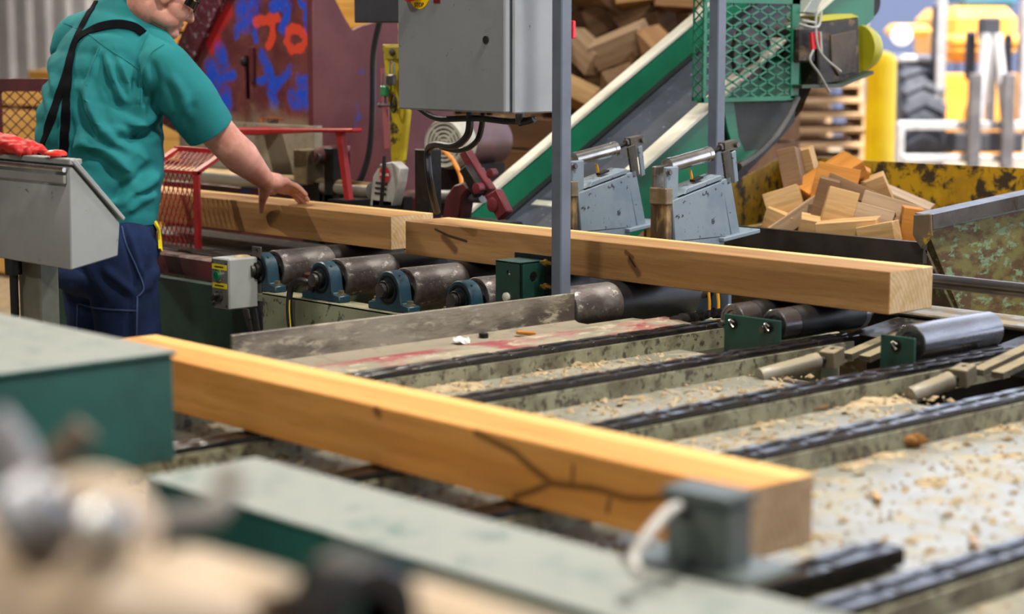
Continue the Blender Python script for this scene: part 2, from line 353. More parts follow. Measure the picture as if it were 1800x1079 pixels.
# rusty angle with the red strip in front of it
ang = thing('steel_angle', 'long rusty steel angle standing along the edge of the chain table', 'angle iron', (-3.44, 2.9, ZD))
am = pm('rusty_angle', '#8d8474', '#4c423b', .5, .25, 9, spot='#a8a08a', sscale=30, slo=.52, shi=.66, bump=.3, stretch=(1, .35, 1.3))
b = B(); b.b2((-3.446, 2.36, .846), (-3.438, 3.40, .931), .001)
mesh('upright_flange', b, am, ang)
mesh('foot_flange', B().prism([(-3.438, 2.36, .846), (-3.438, 2.36, .862), (-3.425, 2.36, .857), (-3.350, 2.36, .855), (-3.344, 2.36, .846)], (0, 1.04, 0)), pm('dusty_flange', '#7b7564', '#5f584a', .7, .1, 8, dust='#8f8470', damt=.6), ang)
mesh('bearer', B().b2((-3.446, 2.36, ZD-.1), (-3.225, 3.62, .846), .002), palegreen, ang)
prop(mesh('red_strip', B().box((-3.283, 2.99, .852), (.10, 1.26, .012), rot(0, R(5), 0), .004, 1), pm('flaked_red', '#8c3a3e', '#85806a', .6, 0, 9, lo=.42, hi=.56, spot='#b8ad92', sscale=34, slo=.54, shi=.66, dust='#9d917a', damt=.4, stretch=(1, .5, 1)), loc=(-3.283, 2.99, .846)), 'flaking red painted strip lying between the rusty angle and the first chain', 'strip')
# ================================================================ timber beams
def endwood(name, c1, c2, c3):
    if name in MATS: return MATS[name]
    m, nt, P, N, L = _new(name); v = coords(N, L); w = N.new('ShaderNodeTexWave'); w.wave_type = 'RINGS'; w.rings_direction = 'X'
    w.inputs['Scale'].default_value = 26; w.inputs['Distortion'].default_value = 3; w.inputs['Detail'].default_value = 2; w.inputs['Detail Scale'].default_value = 1.2
    mp = N.new('ShaderNodeMapping'); mp.inputs['Location'].default_value = (0, .16, .08); L.new(v, mp.inputs[0]); L.new(mp.outputs[0], w.inputs[0])
    col = mixc(N, L, rmp(N, L, nz(N, L, v, 14, 4, .6, 1.5), .4, .7), lin(c1), lin(c2)); col = mixc(N, L, mth(N, L, 'MULTIPLY', w.outputs['Fac'], .3), col, lin(c3))
    L.new(col, P.inputs['Base Color']); P.inputs['Roughness'].default_value = .8; P.inputs['Specular IOR Level'].default_value = .2; MATS[name] = m; return m
def beam_mat(name, c1, c2, c3, sap, marks, ws, cracks=(), W_=.17):
    def ex(N, L, col):
        t = N.new('ShaderNodeTexCoord'); s = N.new('ShaderNodeSeparateXYZ'); L.new(t.outputs['Object'], s.inputs[0]); x, y, z = s.outputs
        wv = mth(N, L, 'MULTIPLY_ADD', nz(N, L, coords(N, L, (.6, 1, 1)), 3, 3), .05, -.025)
        back = rmp(N, L, mth(N, L, 'ADD', y, wv), W_/2-ws-.008, W_/2-ws+.008); col = mixc(N, L, back, col, lin(sap))
        zz = mth(N, L, 'ADD', z, mth(N, L, 'MULTIPLY_ADD', nz(N, L, coords(N, L, (.8, 1, 1)), 4, 3), .03, -.015))
        fr = rmp(N, L, y, -W_/2+.003, -W_/2+.001)
        if marks: k = segmask(N, L, x, zz, marks, .55); col = mixc(N, L, mth(N, L, 'MULTIPLY', mth(N, L, 'MULTIPLY', k, .75), fr), col, lin('#4a2c10'))
        if cracks: k = segmask(N, L, x, z, cracks, .4); col = mixc(N, L, mth(N, L, 'MULTIPLY', mth(N, L, 'MULTIPLY', k, .9), fr), col, lin('#1d120a'))
        return col
    return wood(name, c1, c2, c3, 0, 90, .65, extra=ex)
def beam(label, x0, x1, y, z, mats, w=.17, h=.1, rz=0.):
    b = B(); b.box((0, 0, 0), (x1-x0, w, h), None, .0018)
    b.bm.normal_update()
    for f in b.bm.faces:
        if abs(f.normal.x) > .8: f.material_index = 1
    o = mesh('timber_beam', b, mats, loc=((x0+x1)/2, y+w/2, z+h/2), world=False, smooth=0); o.rotation_euler = (0, 0, rz); return prop(o, label, 'timber beam', 'sawn timber beams')
ZR = .932
def mk(x0, x1, y, z, lst, h=.1):
    o = []
    for (ua, va, ub, vb, r) in lst:
        p, q = aty(ua, va, y), aty(ub, vb, y); cx = (x0+x1)/2; o.append((p.x-cx, p.z-z-h/2, q.x-cx, q.z-z-h/2, r))
    return o
eA = endwood('end_grain_pale', '#d9bf96', '#c9a878', '#a07a4c')
M2 = beam_mat('beam_walnut', '#ad8353', '#8f683c', '#664622', '#d9b876', mk(-4.41, -2.66, 3.652, ZR, [(780, 415, 800, 440, .012), (1108, 455, 1122, 480, .010), (1100, 440, 1112, 450, .006)]), .035, mk(-4.41, -2.66, 3.652, ZR, [(765, 403, 790, 415, .0035), (790, 415, 820, 424, .004), (1106, 452, 1116, 468, .003)]))
beam('sawn timber beam on the rollers, passing behind the grey post with a dark crack near one end', -4.41, -2.66, 3.652, ZR, [M2, eA])
M1 = beam_mat('beam_brown', '#ab8150', '#8d663a', '#664622', '#cdaa6c', [], .03)
beam('sawn timber beam under the worker\'s hand, its far end running behind the red mesh guard', -6.7, -4.525, 3.69, ZR, [M1, eA], h=.103)
nl, nr = -3.37, -1.645


beam('big orange-brown timber beam lying across the chains behind the green cabinet', nl, nr, 1.965, ZC, [beam_mat('beam_orange2', '#d89a52', '#c5843c', '#a0662a', '#e3b468', mk(nl, nr, 1.95, ZC, [(830, 760, 900, 790, .006), (900, 790, 965, 845, .006), (965, 845, 1040, 860, .006), (1040, 860, 1100, 875, .005), (1100, 875, 1180, 880, .005), (965, 845, 900, 870, .006), (1005, 815, 1003, 850, .004), (1070, 880, 1066, 900, .004), (650, 720, 655, 725, .008)]), .045, (), .145), endwood('end_grain_grey', '#c8a988', '#b79873', '#8f7355')], w=.145, rz=R(-1.1))
# ================================================================ roller line
rf = thing('roller_conveyor', 'long roller line frame with pale green side beam and maroon end rail', 'conveyor frame', (-4.2, 3.6, 0))
ZB = .815
b = B(); b.b2((-4.72, 3.352, .69), (-3.5, 3.358, ZB), .001); b.b2((-4.72, 3.352, ZB-.008), (-3.5, 3.425, ZB), .002); b.b2((-4.72, 3.352, .69), (-3.5, 3.40, .698)); b.b2((-4.87, 3.36, ZB-.03), (-4.6, 3.425, ZB-.008))
mesh('side_beam', b, palegreen, rf)
mesh('side_beam', B().b2((-6.15, 3.90, .69), (-3.05, 3.985, ZB), .004), palegreen, rf)
b = B(); b.b2((-6.15, 3.46, .80), (-5.02, 3.54, .868), .006); mesh('maroon_rail', b, maroon, rf)
mesh('maroon_rail', B().b2((-5.02, 3.50, .835), (-4.52, 3.56, .862), .004), maroon, rf)
mesh('skid_plate', B().b2((-6.15, 3.52, .862), (-5.15, 3.98, .874), .003), dark_steel, rf)
mesh('cover_panel', B().b2((-6.15, 3.40, .02), (-4.75, 3.44, .80)), greenp, rf)
for x in (-6.0, -4.9, -3.4): mesh('leg', B().b2((x-.04, 3.9, 0), (x+.04, 3.98, .69)), palegreen, rf)
for x in (-4.6, -3.6): mesh('leg', B().b2((x-.04, 3.36, 0), (x+.04, 3.40, .69)), palegreen, rf)
def pillow(root, x, y, z):
    o = B(); h = z-ZB; pl = []
    pl = [(x-.090, y-.022, ZB), (x+.090, y-.022, ZB), (x+.090, y-.022, ZB+.020), (x+.058, y-.022, ZB+.025)]
    n = 14
    for i in range(n+1):
        a = R(4)+(math.pi-R(8))*i/n; pl.append((x+.052*math.cos(a), y-.022, z+.052*math.sin(a)))
    pl += [(x-.058, y-.022, ZB+.025), (x-.090, y-.022, ZB+.020)]
    o.prism(pl, (0, .042, 0), .003)
    k = mesh('bearing_block', o, teal, root)
    mesh('bearing_ring', B().lathe((x, y-.022, z), (0, -1, 0), [(-.001, .041), (.003, .041), (.003, .034), (-.004, .033), (-.004, .0)]), dark_steel, k)
    for s in (-1, 1): boltp(k, (x+s*.073, y-.002, ZB+.021), (0, 0, 1), .0095, .010, pm('dusty_bolt', '#8d8468', '#6b6350', .5, .6, 20))
    boltp(k, (x+.03, y-.006, z+.037), (.6, 0, .8), .004, .004, dark_steel, 'grease_nipple')
def roller(x, label, y0=3.428, y1=3.90, r=.056, block=True, wrap=(3.625, 3.90), z=None):
    z = ZR-r if z is None else z
    t = thing('conveyor_roller', label, 'roller', (x, (y0+y1)/2, z-r), 'driven rollers of the roller line')
    d = mesh('drum', B().lathe((x, y0, z), (0, 1, 0), [(.012, 0), (.012, r-.010), (0, r-.009), (0, r-.002), (.003, r), (y1-y0-.003, r), (y1-y0, r-.002), (y1-y0, 0)], 40), drum_steel, t)
    if wrap: mesh('rubber_sleeve', B().lathe((x, wrap[0], z), (0, 1, 0), [(0, r-.002), (0, r+.0008), (wrap[1]-wrap[0], r+.0008), (wrap[1]-wrap[0], r-.002)], 40), black_rubber, d)
    s = mesh('shaft', B().cyl((x, 3.338 if block else y0-.03, z), (x, y1+.2, z), .019, n=20), steel, t)
    if block:
        pillow(t, x, 3.39, z); mesh('locking_collar', B().lathe((x, 3.37, z), (0, -1, 0), [(0, .026), (.018, .026), (.020, .024), (.020, .0)]), dark_steel, s)
    return t
roller(-4.765, 'steel roller with bright worn top in a teal bearing block beside the grey switch box')
roller(-4.455, 'rusty steel roller in a teal bearing block, second from the grey switch box')
roller(-4.145, 'pitted steel roller in a teal bearing block, third from the grey switch box')
roller(-3.845, 'steel roller in a teal bearing block, partly hidden behind the dark green bracket')
roller(-3.535, 'scratched steel roller with black sleeve, just beyond the end of the rusty angle', block=False, y0=3.45, y1=3.92, r=.058, wrap=(3.62, 3.92))
def short_roller(x, y0, y1, r, label, sl=None):
    t = thing('idler_roller', label, 'roller', (x, (y0+y1)/2, ZR-2*r), 'idler rollers held by green brackets'); z = ZR-r
    d = mesh('drum', B().lathe((x, y0, z), (0, 1, 0), [(.006, 0), (.006, r*.55), (.002, r*.6), (.002, r*.8), (0, r*.82), (0, r-.002), (.002, r), (y1-y0, r), (y1-y0, 0)], 36), pm('polished_drum', '#8c8c90', '#6f6d6e', .28, .9, 8, rv=.08, bump=.06, stretch=(1, .3, 1)) if r > 0 else drum_steel, t)
    if sl: mesh('rubber_sleeve', B().lathe((x, sl, z), (0, 1, 0), [(0, r-.002), (0, r+.0008), (y1-sl-.02, r+.0008), (y1-sl-.02, r-.002)], 36), black_rubber, d)
    mesh('pin', B().cyl((x, y0-.045, z-.006), (x, y1+.05, z-.006), .008, n=12), steel, t); return t
short_roller(-3.03, 3.53, 3.86, .038, 'small idler roller of the pair behind one green plate, beside the black sleeved roller', 3.60)
short_roller(-2.90, 3.53, 3.86, .038, 'small idler roller of the pair behind one green plate, beside the third chain', 3.59)
short_roller(-2.535, 3.56, 3.87, .043, 'bright polished single idler roller held by a small green plate')
def plate(u0, v0, u1, v1, y, pins, label):
    p, q = aty(u0, v0, y), aty(u1, v1, y); t = thing('roller_bracket', label, 'bracket', ((p.x+q.x)/2, y, q.z))
    pl = mesh('plate', B().b2((p.x, y-.004, min(p.z, q.z)-.05), (q.x, y+.004, max(p.z, q.z)), .001), greenp, t)
    mesh('tie_bar', B().b2((p.x+.005, y, q.z-.05), (q.x-.005, y+.45, q.z-.04)), dark_steel, t)
    for u, v in pins:
        k = aty(u, v, y-.004); n_ = boltp(t, k, (0, -1, 0), .0085, .009, dark_steel); mesh('cotter_pin', B().cyl(k+Vector((-.006, -.012, .010)), k+Vector((.008, -.012, -.006)), .0022, n=6).cyl(k+Vector((-.002, -.013, .012)), k+Vector((.011, -.013, .006)), .0018, n=6), chrome, n_)
plate(1275, 551, 1372, 604, 3.50, [(1290, 569), (1352, 576)], 'dark green bracket plate with two cotter pins carrying the pair of small rollers')
plate(1550, 587, 1608, 634, 3.52, [(1576, 608)], 'dark green bracket plate with one cotter pin carrying the bright single roller')
# flat dark plates at the chain tails, the long shaft and its ledge
for x, lab in ((-2.83, 'dark steel ramp plate at the tail of the chain by the small rollers'), (-2.45, 'dark steel ramp plate at the tail of the chain by the bright roller')):
    prop(mesh('ramp_plate', B().prism([(x-.06, 3.80, .848), (x-.06, 4.02, .872), (x-.06, 4.02, .80), (x-.06, 3.80, .80)], (.13, 0, 0), .002), pm('ramp_steel', '#45454a', '#37373a', .3, .8, 8, dust='#7a7264', damt=.3), loc=(x, 3.9, .8)), lab, 'plate')
prop(mesh('drive_shaft', B().cyl((-3.35, 4.10, .956), (-1.3, 4.10, .956), .0185, n=24), pm('shaft_steel', '#7d7a7c', '#5a5655', .3, .9, 6, stretch=(.3, 1, 1)), loc=tuple(aty(1700, 500, 4.10))), 'long round steel shaft leading away behind the end of the timber on the rollers', 'shaft')
p = aty(1700, 535, 4.02)
t = thing('support_ledge', 'steel ledge with a shiny blue edge below the round shaft', 'ledge', (p.x, 4.05, 0))
mesh('ledge_plate', B().b2((-3.0, 4.0, .872), (-1.6, 4.16, .884), .004), pm('ledge_steel', '#8d867b', '#4d4a46', .3, .7, 7, dust='#a6967a', damt=.5), t)
mesh('ledge_web', B().b2((-3.0, 4.03, .02), (-1.6, 4.05, .872)), dark_steel, t)
for x in (-2.95, -1.65): mesh('shaft_bearing', B().b2((x-.02, 4.07, .884), (x+.02, 4.13, .986), .006), dark_steel, t)
# air cylinders in the deck slots
def deck_cyl(u0, v0, u1, v1, label):
    a, c = atz(u0, v0, ZD+.005), atz(u1, v1, ZD+.03); d = (c-a).normalized(); t = thing('air_cylinder', label, 'air cylinder', tuple(a), 'pale air cylinders lying in the deck slots')
    mesh('barrel', B().lathe(a, d, [(0, 0), (0, .019), ((c-a).length*.8, .019), ((c-a).length*.82, .0205), ((c-a).length*.97, .0205), ((c-a).length, .014), ((c-a).length, 0)], 24), pm('pale_alloy', '#8f8a7e', '#7b7567', .45, .3, 10, dust='#a3977d', damt=.5), t)
    k = c+d*.035; rb_ = mesh('rod_block', B().box(k, (.04, .045, .04), rot(R(12), 0, R(4)), .002), pm('dusty_block', '#877d68', '#6f6653', .7, .2, 10, dust='#a8977a', damt=.4), t)
    cut(rb_, B().cyl(k+Vector((0, 0, -.006)), k+Vector((0, 0, .04)), .006, n=12)); mesh('collar', B().cyl(c, c+d*.016, .009, n=12), steel, t)
    for s in (0, .05):
        q = k+d*.05+Vector((s-.01, 0, -.01)); mesh('slide_bar', B().bar([q, q+Vector((.0, .22, .035))], .03, .014), pm('dusty_bar', '#6f6756', '#4f4839', .7, .1, 10, dust='#948769', damt=.6), t)
deck_cyl(1335, 662, 1440, 634, 'pale air cylinder with square rod block in the slot before the bright single roller')
deck_cyl(1600, 696, 1672, 668, 'pale air cylinder with square rod block in the slot past the third chain')
# ================================================================ small switch box with bracket
p = aty(402, 456, 3.26); x1, y0, z1 = p.x, 3.26, p.z; x0 = aty(372, 452, 3.26).x; z0 = aty(402, 545, 3.26).z
sw = thing('switch_box', 'small grey switch box with green push button, black selector and yellow labels', 'switch box', ((x0+x1)/2, 3.3, z0))
bx_ = mesh('box', B().b2((x0, y0, z0), (x1, y0+.105, z1), .004), consoleg, sw)
fp = mesh('face_plate', B().b2((x0+.003, y0-.003, z0+.003), (x1-.003, y0, z1-.003), .001), pm('face_grey', '#74746f', '#666661', .45, .3, 8), sw)
cx = (x0+x1)/2
for zz in (.83, .46):
    zc = z0+(z1-z0)*zz; mesh('label_plate', B().b2((x0+.008, y0-.005, zc-.008), (x1-.008, y0-.003, zc+.008)), ylabel, fp)
    mesh('label_print', B().b2((x0+.022, y0-.0056, zc-.002), (x1-.022, y0-.005, zc+.002)), ink, fp)
zc = z0+(z1-z0)*.66
mesh('green_button', B().lathe((cx, y0-.003, zc), (0, -1, 0), [(0, .015), (.012, .015), (.014, .013), (.014, 0)]), pm('button_green', '#0f6b3f', None, .3, bump=0), sw)
mesh('button_ring', B().lathe((cx, y0-.003, zc), (0, -1, 0), [(0, .0185), (.009, .0185), (.009, .0152)]), chrome, sw)
zc = z0+(z1-z0)*.25
mesh('selector', B().lathe((cx, y0-.003, zc), (0, -1, 0), [(0, .016), (.010, .016), (.010, 0)]).box((cx-.004, y0-.020, zc), (.034, .018, .010), rot(0, R(-35), 0), .002), pm('selector_black', '#2c2c2d', None, .35, bump=0), sw)
for sx in (x0+.010, x1-.010):
    for sz in (z0+.012, z1-.012): boltp(sw, (sx, y0-.003, sz), (0, -1, 0), .003, .003)
mesh('back_bracket', B().b2((x1-.03, y0+.105, z0-.1), (x1+.014, y0+.111, z1+.03), .001), steel, sw)
mesh('dust_heap', B().ball((x1-.03, y0+.07, z1-.003), (.026, .03, .010), sub=3), sawd, sw)
q = Vector((x1-.01, y0+.05, z0))
mesh('hanging_strap', B().prism([q, q+Vector((.03, 0, 0)), q+Vector((.036, .02, -.12)), q+Vector((.03, .02, -.13))], (0, .006, 0)), steel, sw)
mesh('cable', B().tube([q+Vector((.03, .03, .0)), q+Vector((.045, .03, -.06)), q+Vector((.06, .02, -.16))], .006), black_rubber, sw)
# looped hose on the side beam
a = atd(512, 590, 5.36); hz = [aty(512, 590, 3.325), aty(508, 540, 3.325), aty(512, 505, 3.33), aty(525, 493, 3.335), aty(541, 496, 3.35), aty(551, 508, 3.37), aty(556, 518, 3.39)]
def smooth_path(p, n=6):
    p = [Vector(q) for q in p]; o = []
    for i in range(len(p)-1):
        p0, p1, p2, p3 = p[max(i-1, 0)], p[i], p[i+1], p[min(i+2, len(p)-1)]
        for k in range(n):
            t = k/n; o.append(.5*((2*p1)+(p2-p0)*t+(2*p0-5*p1+4*p2-p3)*t*t+(3*p1-p0-3*p2+p3)*t**3))
    return o+[p[-1]]
ho = thing('looped_hose', 'black rubber hose looping over the pale green side beam by the switch box', 'hose', tuple(hz[0]))
mesh('hose', B().tube(smooth_path(hz), .0095, 12), black_rubber, ho)
mesh('yellow_stripe', B().tube([q+Vector((.0085, -.005, 0)) for q in smooth_path(hz)[0:9]], .0016, 6), ylabel, ho)
# ================================================================ grey posts, green sensor bracket
def post(p, s, z1, label):
    t = thing('square_post', label, 'post', (p.x, p.y, 0)); mesh('tube', B().b2((p.x-s/2, p.y-s/2, 0), (p.x+s/2, p.y+s/2, z1), .003), postg, t)
    mesh('base_plate', B().b2((p.x-.07, p.y-.07, 0), (p.x+.07, p.y+.07, .012), .002), postg, t); return t
PP = aty(986, 500, 3.42); PS = .037
t1 = post(PP, PS, 3.2, 'grey square steel post standing beside the rusty angle, in front of the timber beam')
q = aty(1006, 68, PP.y+PS/2+.006); mesh('red_reflector', B().b2((PP.x+PS/2-.012, PP.y+PS/2, q.z), (PP.x+PS/2+.002, PP.y+PS/2+.012, q.z+.045), .002), pm('reflector_red', '#d01020', None, .3, bump=0), t1)
post(atd(1258, 290, 5.9), .038, 3.2, 'blue-grey square steel post standing behind the second grey clamp')
sb = thing('sensor_bracket', 'dark green U-shaped steel bracket bolted to the grey post', 'bracket', (PP.x-.15, 3.42, .86))
xa, xb, zt, zb = aty(893, 460, 3.40).x, aty(968, 460, 3.40).x-.012, aty(920, 457, 3.40).z, .86
b = B(); b.b2((xa, 3.355, zb), (xa+(xb-xa)*.66, 3.361, zt), .0015); sfp = mesh('front_plate', b, greenp, sb)
b = B(); b.b2((xa, 3.355, zt-.006), (xa+(xb-xa)*.66, 3.44, zt), .0015); mesh('top_plate', b, greenp, sb)
ssp = mesh('side_plate', B().b2((xa+(xb-xa)*.66-.006, 3.355, zb), (xa+(xb-xa)*.66, 3.44, zt), .0015), greenp, sb)
mesh('back_plate', B().b2((xa-.02, 3.441, zb), (PP.x-PS/2+.0, 3.446, zt+.012), .001), pm('black_plate', '#1b1e20', '#26292b', .4, .3, 8), sb)
mesh('knob', B().lathe((xa+.045, 3.355, .905), (0, -1, 0), [(0, .012), (.006, .012), (.009, .006), (.009, 0)]), pm('pale_knob', '#c9c4b4', None, .4), sb)
cut(sfp, B().cyl((xa+.05, 3.34, zt-.03), (xa+.05, 3.38, zt-.03), .007, n=16)); cut(ssp, B().cyl((xa+(xb-xa)*.66-.02, 3.40, zt-.04), (xa+(xb-xa)*.66+.02, 3.40, zt-.04), .014, n=20))
for zz in (aty(970, 463, 3.40).z, aty(970, 505, 3.40).z): mesh('bolt', B().cyl((PP.x-PS/2-.035, 3.40, zz), (PP.x-PS/2+.002, 3.40, zz), .0045, n=10).cyl((PP.x-PS/2-.022, 3.40, zz), (PP.x-PS/2-.012, 3.40, zz), .009, n=6), brass, sb)
# ================================================================ electrical cabinet on the post
ZCB = aty(887, 201, 3.36).z; CXR = aty(887, 201, 3.36).x; CXL = aty(700, 196, 3.36).x; CD = .21
cab = thing('electrical_cabinet', 'large grey electrical cabinet with red emergency stop hung on the grey post', 'cabinet', ((CXL+CXR)/2, 3.46, ZCB))
mesh('body', B().b2((CXL+.004, 3.393, ZCB), (CXR-.001, 3.36+CD, ZCB+.62), .004), grey, cab); mesh('gasket', B().b2((CXL+.012, 3.378, ZCB+.006), (CXR-.008, 3.396, ZCB+.614)), black_rubber, cab)
dr = mesh('door', B().b2((CXL, 3.36, ZCB+.003), (CXR, 3.381, ZCB+.617), .004), grey, cab)
p = aty(854, 70, 3.358); mesh('door_lock', B().lathe((p.x, 3.3605, p.z), (0, -1, 0), [(0, .010), (.005, .010), (.006, .008), (.006, 0)]), pm('lock_black', '#1a1a1b', None, .4), dr)
p = aty(737, -12, 3.358); k = mesh('stop_ring', B().lathe((p.x, 3.3605, p.z), (0, -1, 0), [(0, .042), (.003, .042), (.003, 0)], 36), yellow, dr)
text('stop_print', 'STOP', .016, ink, k, (p.x, 3.357, p.z-.031), (1, 0, 0), (0, 0, 1))
text('stop_print', 'EMERGENCY', .012, ink, k, (p.x, 3.357, p.z+.031), (1, 0, 0), (0, 0, 1))
mesh('stop_button', B().lathe((p.x-.004, 3.357, p.z+.004), (0, -1, 0), [(0, .016), (.020, .016), (.022, .026), (.034, .028), (.042, .02), (.044, 0)]), pm('stop_red', '#d3140f', None, .3, bump=0), dr)
p = aty(768, -3, 3.358); mesh('tag', B().b2((p.x-.012, 3.356, p.z-.012), (p.x+.012, 3.36, p.z+.04)), pm('dark_red_tag', '#6b0f12', None, .5), dr)
p = aty(716, 20, 3.5); mesh('cable_gland', B().cyl((CXR-.05, 3.46, ZCB), (CXR-.05, 3.46, ZCB-.03), .012, n=12), steel, cab)
mesh('mounting_rail', B().b2((CXR-.03, 3.405, ZCB+.42), (PP.x-PS/2+.002, 3.435, ZCB+.47)), postg, cab)
mesh('under_cable', B().tube(smooth_path([aty(737, 190, 3.5), aty(770, 208, 3.5), aty(840, 208, 3.5), aty(900, 214, 3.48), aty(938, 210, 3.47), Vector((CXR-.05, 3.46, ZCB-.028))]), .0085, 10), black_rubber, cab)
mesh('under_cable', B().tube(smooth_path([aty(826, 196, 3.5), aty(823, 235, 3.5), aty(800, 256, 3.52), aty(765, 254, 3.56), aty(752, 268, 3.6), aty(756, 320, 3.6), aty(768, 372, 3.7)]), .0105, 10), black_rubber, cab)
mesh('under_cable', B().tube(smooth_path([aty(850, 198, 3.54), aty(840, 245, 3.54), aty(810, 264, 3.56), aty(775, 258, 3.58)]), .008, 10), black_rubber, cab)
p0, p1 = aty(622, 40, 3.9), aty(706, 40, 3.9)
prop(mesh('dark_box', B().b2((p0.x, 3.9, p0.z), (p1.x+.08, 4.1, p0.z+.5), .004), pm('dark_grey_box', '#34353b', '#2c2d33', .5, 0, 5), loc=((p0.x+p1.x)/2, 4.0, p0.z)), 'dark grey steel box hung beside the large electrical cabinet', 'box')
mesh('box_hanger', B().b2((p0.x+.1, 3.98, p0.z+.5), (p0.x+.13, 4.01, 6.4)), postg, bpy.data.objects['dark_box'])
# ================================================================ grey operator console with red gloves
X1 = atd(125, 475, 4.7).x; Y0 = atd(125, 475, 4.7).y; ZB0 = atd(125, 475, 4.7).z
def fx(u, v): q = atx(u, v, X1); return (q.x, q.y, q.z)
prof = [fx(125, 475), fx(208, 450), fx(211, 392), fx(127, 292), fx(122, 296)]
con = thing('operator_console', 'grey sloped operator console on a pedestal beside the worker', 'console', (X1-.25, Y0+.1, 0))
b = B(); b.prism(prof, (-.55, 0, 0), .003); mesh('body', b, consoleg, con)
a, c = Vector(fx(125, 283)), Vector(fx(214, 388)); n_ = Vector((0, -(c-a).z, (c-a).y)).normalized()
lid = [a+Vector((.008, -.004, 0)), c+Vector((.008, 0, 0)), c+Vector((.008, 0, 0))+n_*.010, a+Vector((.008, 0, 0))+n_*.010, a+Vector((.008, -.03, .004)), a+Vector((.008, -.03, -.006))]
mesh('sloped_lid', B().prism([lid[0], lid[1], lid[2], lid[3]], (-.57, 0, 0), .002), consoleg, con)
top = Vector(fx(123, 284)); mesh('top_ledge', B().b2((X1-.56, top.y-.005, top.z-.008), (X1+.006, top.y+.03, top.z+.006), .002), consoleg, con)
mesh('hinge', B().cyl((X1-.5, Y0-.004, top.z-.020), (X1-.01, Y0-.004, top.z-.020), .006, n=12), chrome, con)
mesh('front_flange', B().b2((X1-.55, Y0-.006, top.z-.055), (X1-.012, Y0+.002, top.z-.034), .002), consoleg, con)
q = aty(70, 500, Y0+.05); mesh('pedestal', B().b2((q.x-.11, Y0+.05, 0), (q.x, Y0+.105, ZB0+.03), .004), pm('pedestal_paint', '#77786a', '#646455', .55, 0, 5, spot='#2f2b22', sscale=12, slo=.58, shi=.68), con)
q = aty(24, 480, Y0+.02); mesh('conduit_fitting', B().cyl((q.x, q.y, ZB0), (q.x, q.y, ZB0-.04), .022, n=20).cyl((q.x, q.y, ZB0-.035), (q.x, q.y, ZB0-.15), .011, n=16), black_rubber, con)
p = atx(98, 278, X1-.07); mesh('mushroom_button', B().lathe((X1-.085, top.y+.01, top.z+.004), (0, 0, 1), [(0, .014), (.006, .014), (.007, .028), (.013, .028), (.019, .02), (.021, 0)]), pm('button_red', '#d83a2c', None, .3, bump=0), con)
g = thing('work_glove', 'red leather work glove with dark cuff lying on the grey console', 'glove', (X1-.37, top.y+.02, top.z+.006))
b = B(); gx, gy, gz = X1-.37, top.y+.02, top.z
b.ball((gx, gy, gz+.028), (.085, .05, .026), rot(0, R(8), 0), 3).ball((gx+.07, gy, gz+.026), (.05, .035, .02), rot(0, R(25), 0), 3)
for k in range(4): b.limb([(gx+.04, gy-.03+.02*k, gz+.03), (gx+.12, gy-.035+.022*k, gz+.024), (gx+.145+.01*(k % 2), gy-.035+.022*k, gz+.014)], [.015, .013, .011], 10)
b.limb([(gx-.02, gy-.04, gz+.025), (gx+.03, gy-.07, gz+.018)], [.016, .012], 10)
def remesh(bm, vox, sm=2):
    me = bpy.data.meshes.new('tmp'); bm.to_mesh(me); bm.free(); o = bpy.data.objects.new('tmp', me); COL.objects.link(o)
    m = o.modifiers.new('r', 'REMESH'); m.mode = 'VOXEL'; m.voxel_size = vox
    if sm: s = o.modifiers.new('s', 'SMOOTH'); s.iterations = sm; s.factor = .5
    dg = bpy.context.evaluated_depsgraph_get(); r = bpy.data.meshes.new_from_object(o.evaluated_get(dg)); bpy.data.objects.remove(o); bpy.data.meshes.remove(me)
    q = bmesh.new(); q.from_mesh(r); bpy.data.meshes.remove(r); return q
bm = remesh(b.bm, .004, 3)
for v in bm.verts: v.co += Vector((0, 0, 1))*.006*noise.noise(v.co*40)
mesh('hand_part', bm, glovem, g, smooth=80)
mesh('cuff', B().lathe((gx-.06, gy, gz+.028), (-1, 0, -.1), [(0, .034), (.05, .045), (.052, .042), (.0, .03)], 24), pm('dark_cuff', '#4a2018', '#301410', .8, 0, 10), g)
# ================================================================ red mesh guards
RM = thing('mesh_guard', 'red expanded metal guard hood over the infeed in front of the worker', 'guard', (-5.55, 3.62, .83))
gy = 3.60; xr = aty(356, 462, gy).x; xl = aty(270, 462, gy).x-.02; z0 = aty(355, 462, gy).z; z1 = aty(350, 308, gy).z
b = B(); b.b2((xr-.030, gy-.012, z0), (xr, gy, z1), .002); b.b2((xl, gy-.012, z0), (xl+.03, gy, z1), .002); b.b2((xl, gy-.012, z0), (xr, gy, z0+.045), .002)
fr = mesh('front_frame', b, redp, RM)
for x_ in (xr-.05, xr-.16): boltp(fr, (x_, gy-.012, z0+.022), (0, -1, 0), .005, .004)
b = B(); b.prism([(xr, gy-.012, z1), (xr, gy+.11, z1+.065), (xr, gy+.11, z1+.077), (xr, gy-.012, z1+.014)], (-.03, 0, 0)); b.prism([(xl, gy-.012, z1), (xl, gy+.11, z1+.065), (xl, gy+.11, z1+.077), (xl, gy-.012, z1+.014)], (.03, 0, 0)); b.b2((xl, gy+.105, z1+.062), (xr, gy+.125, z1+.08)); b.b2((xl, gy-.012, z1), (xr, gy+.004, z1+.012))
mesh('hood_frame', b, redp, RM)
mesh('mesh_panel', expanded(B(), (xl+.02, gy-.004, z0+.03), (1, 0, 0), (0, 0, 1), xr-xl-.04, z1-z0-.03, .028, .026, .0045, .003), redp, RM)
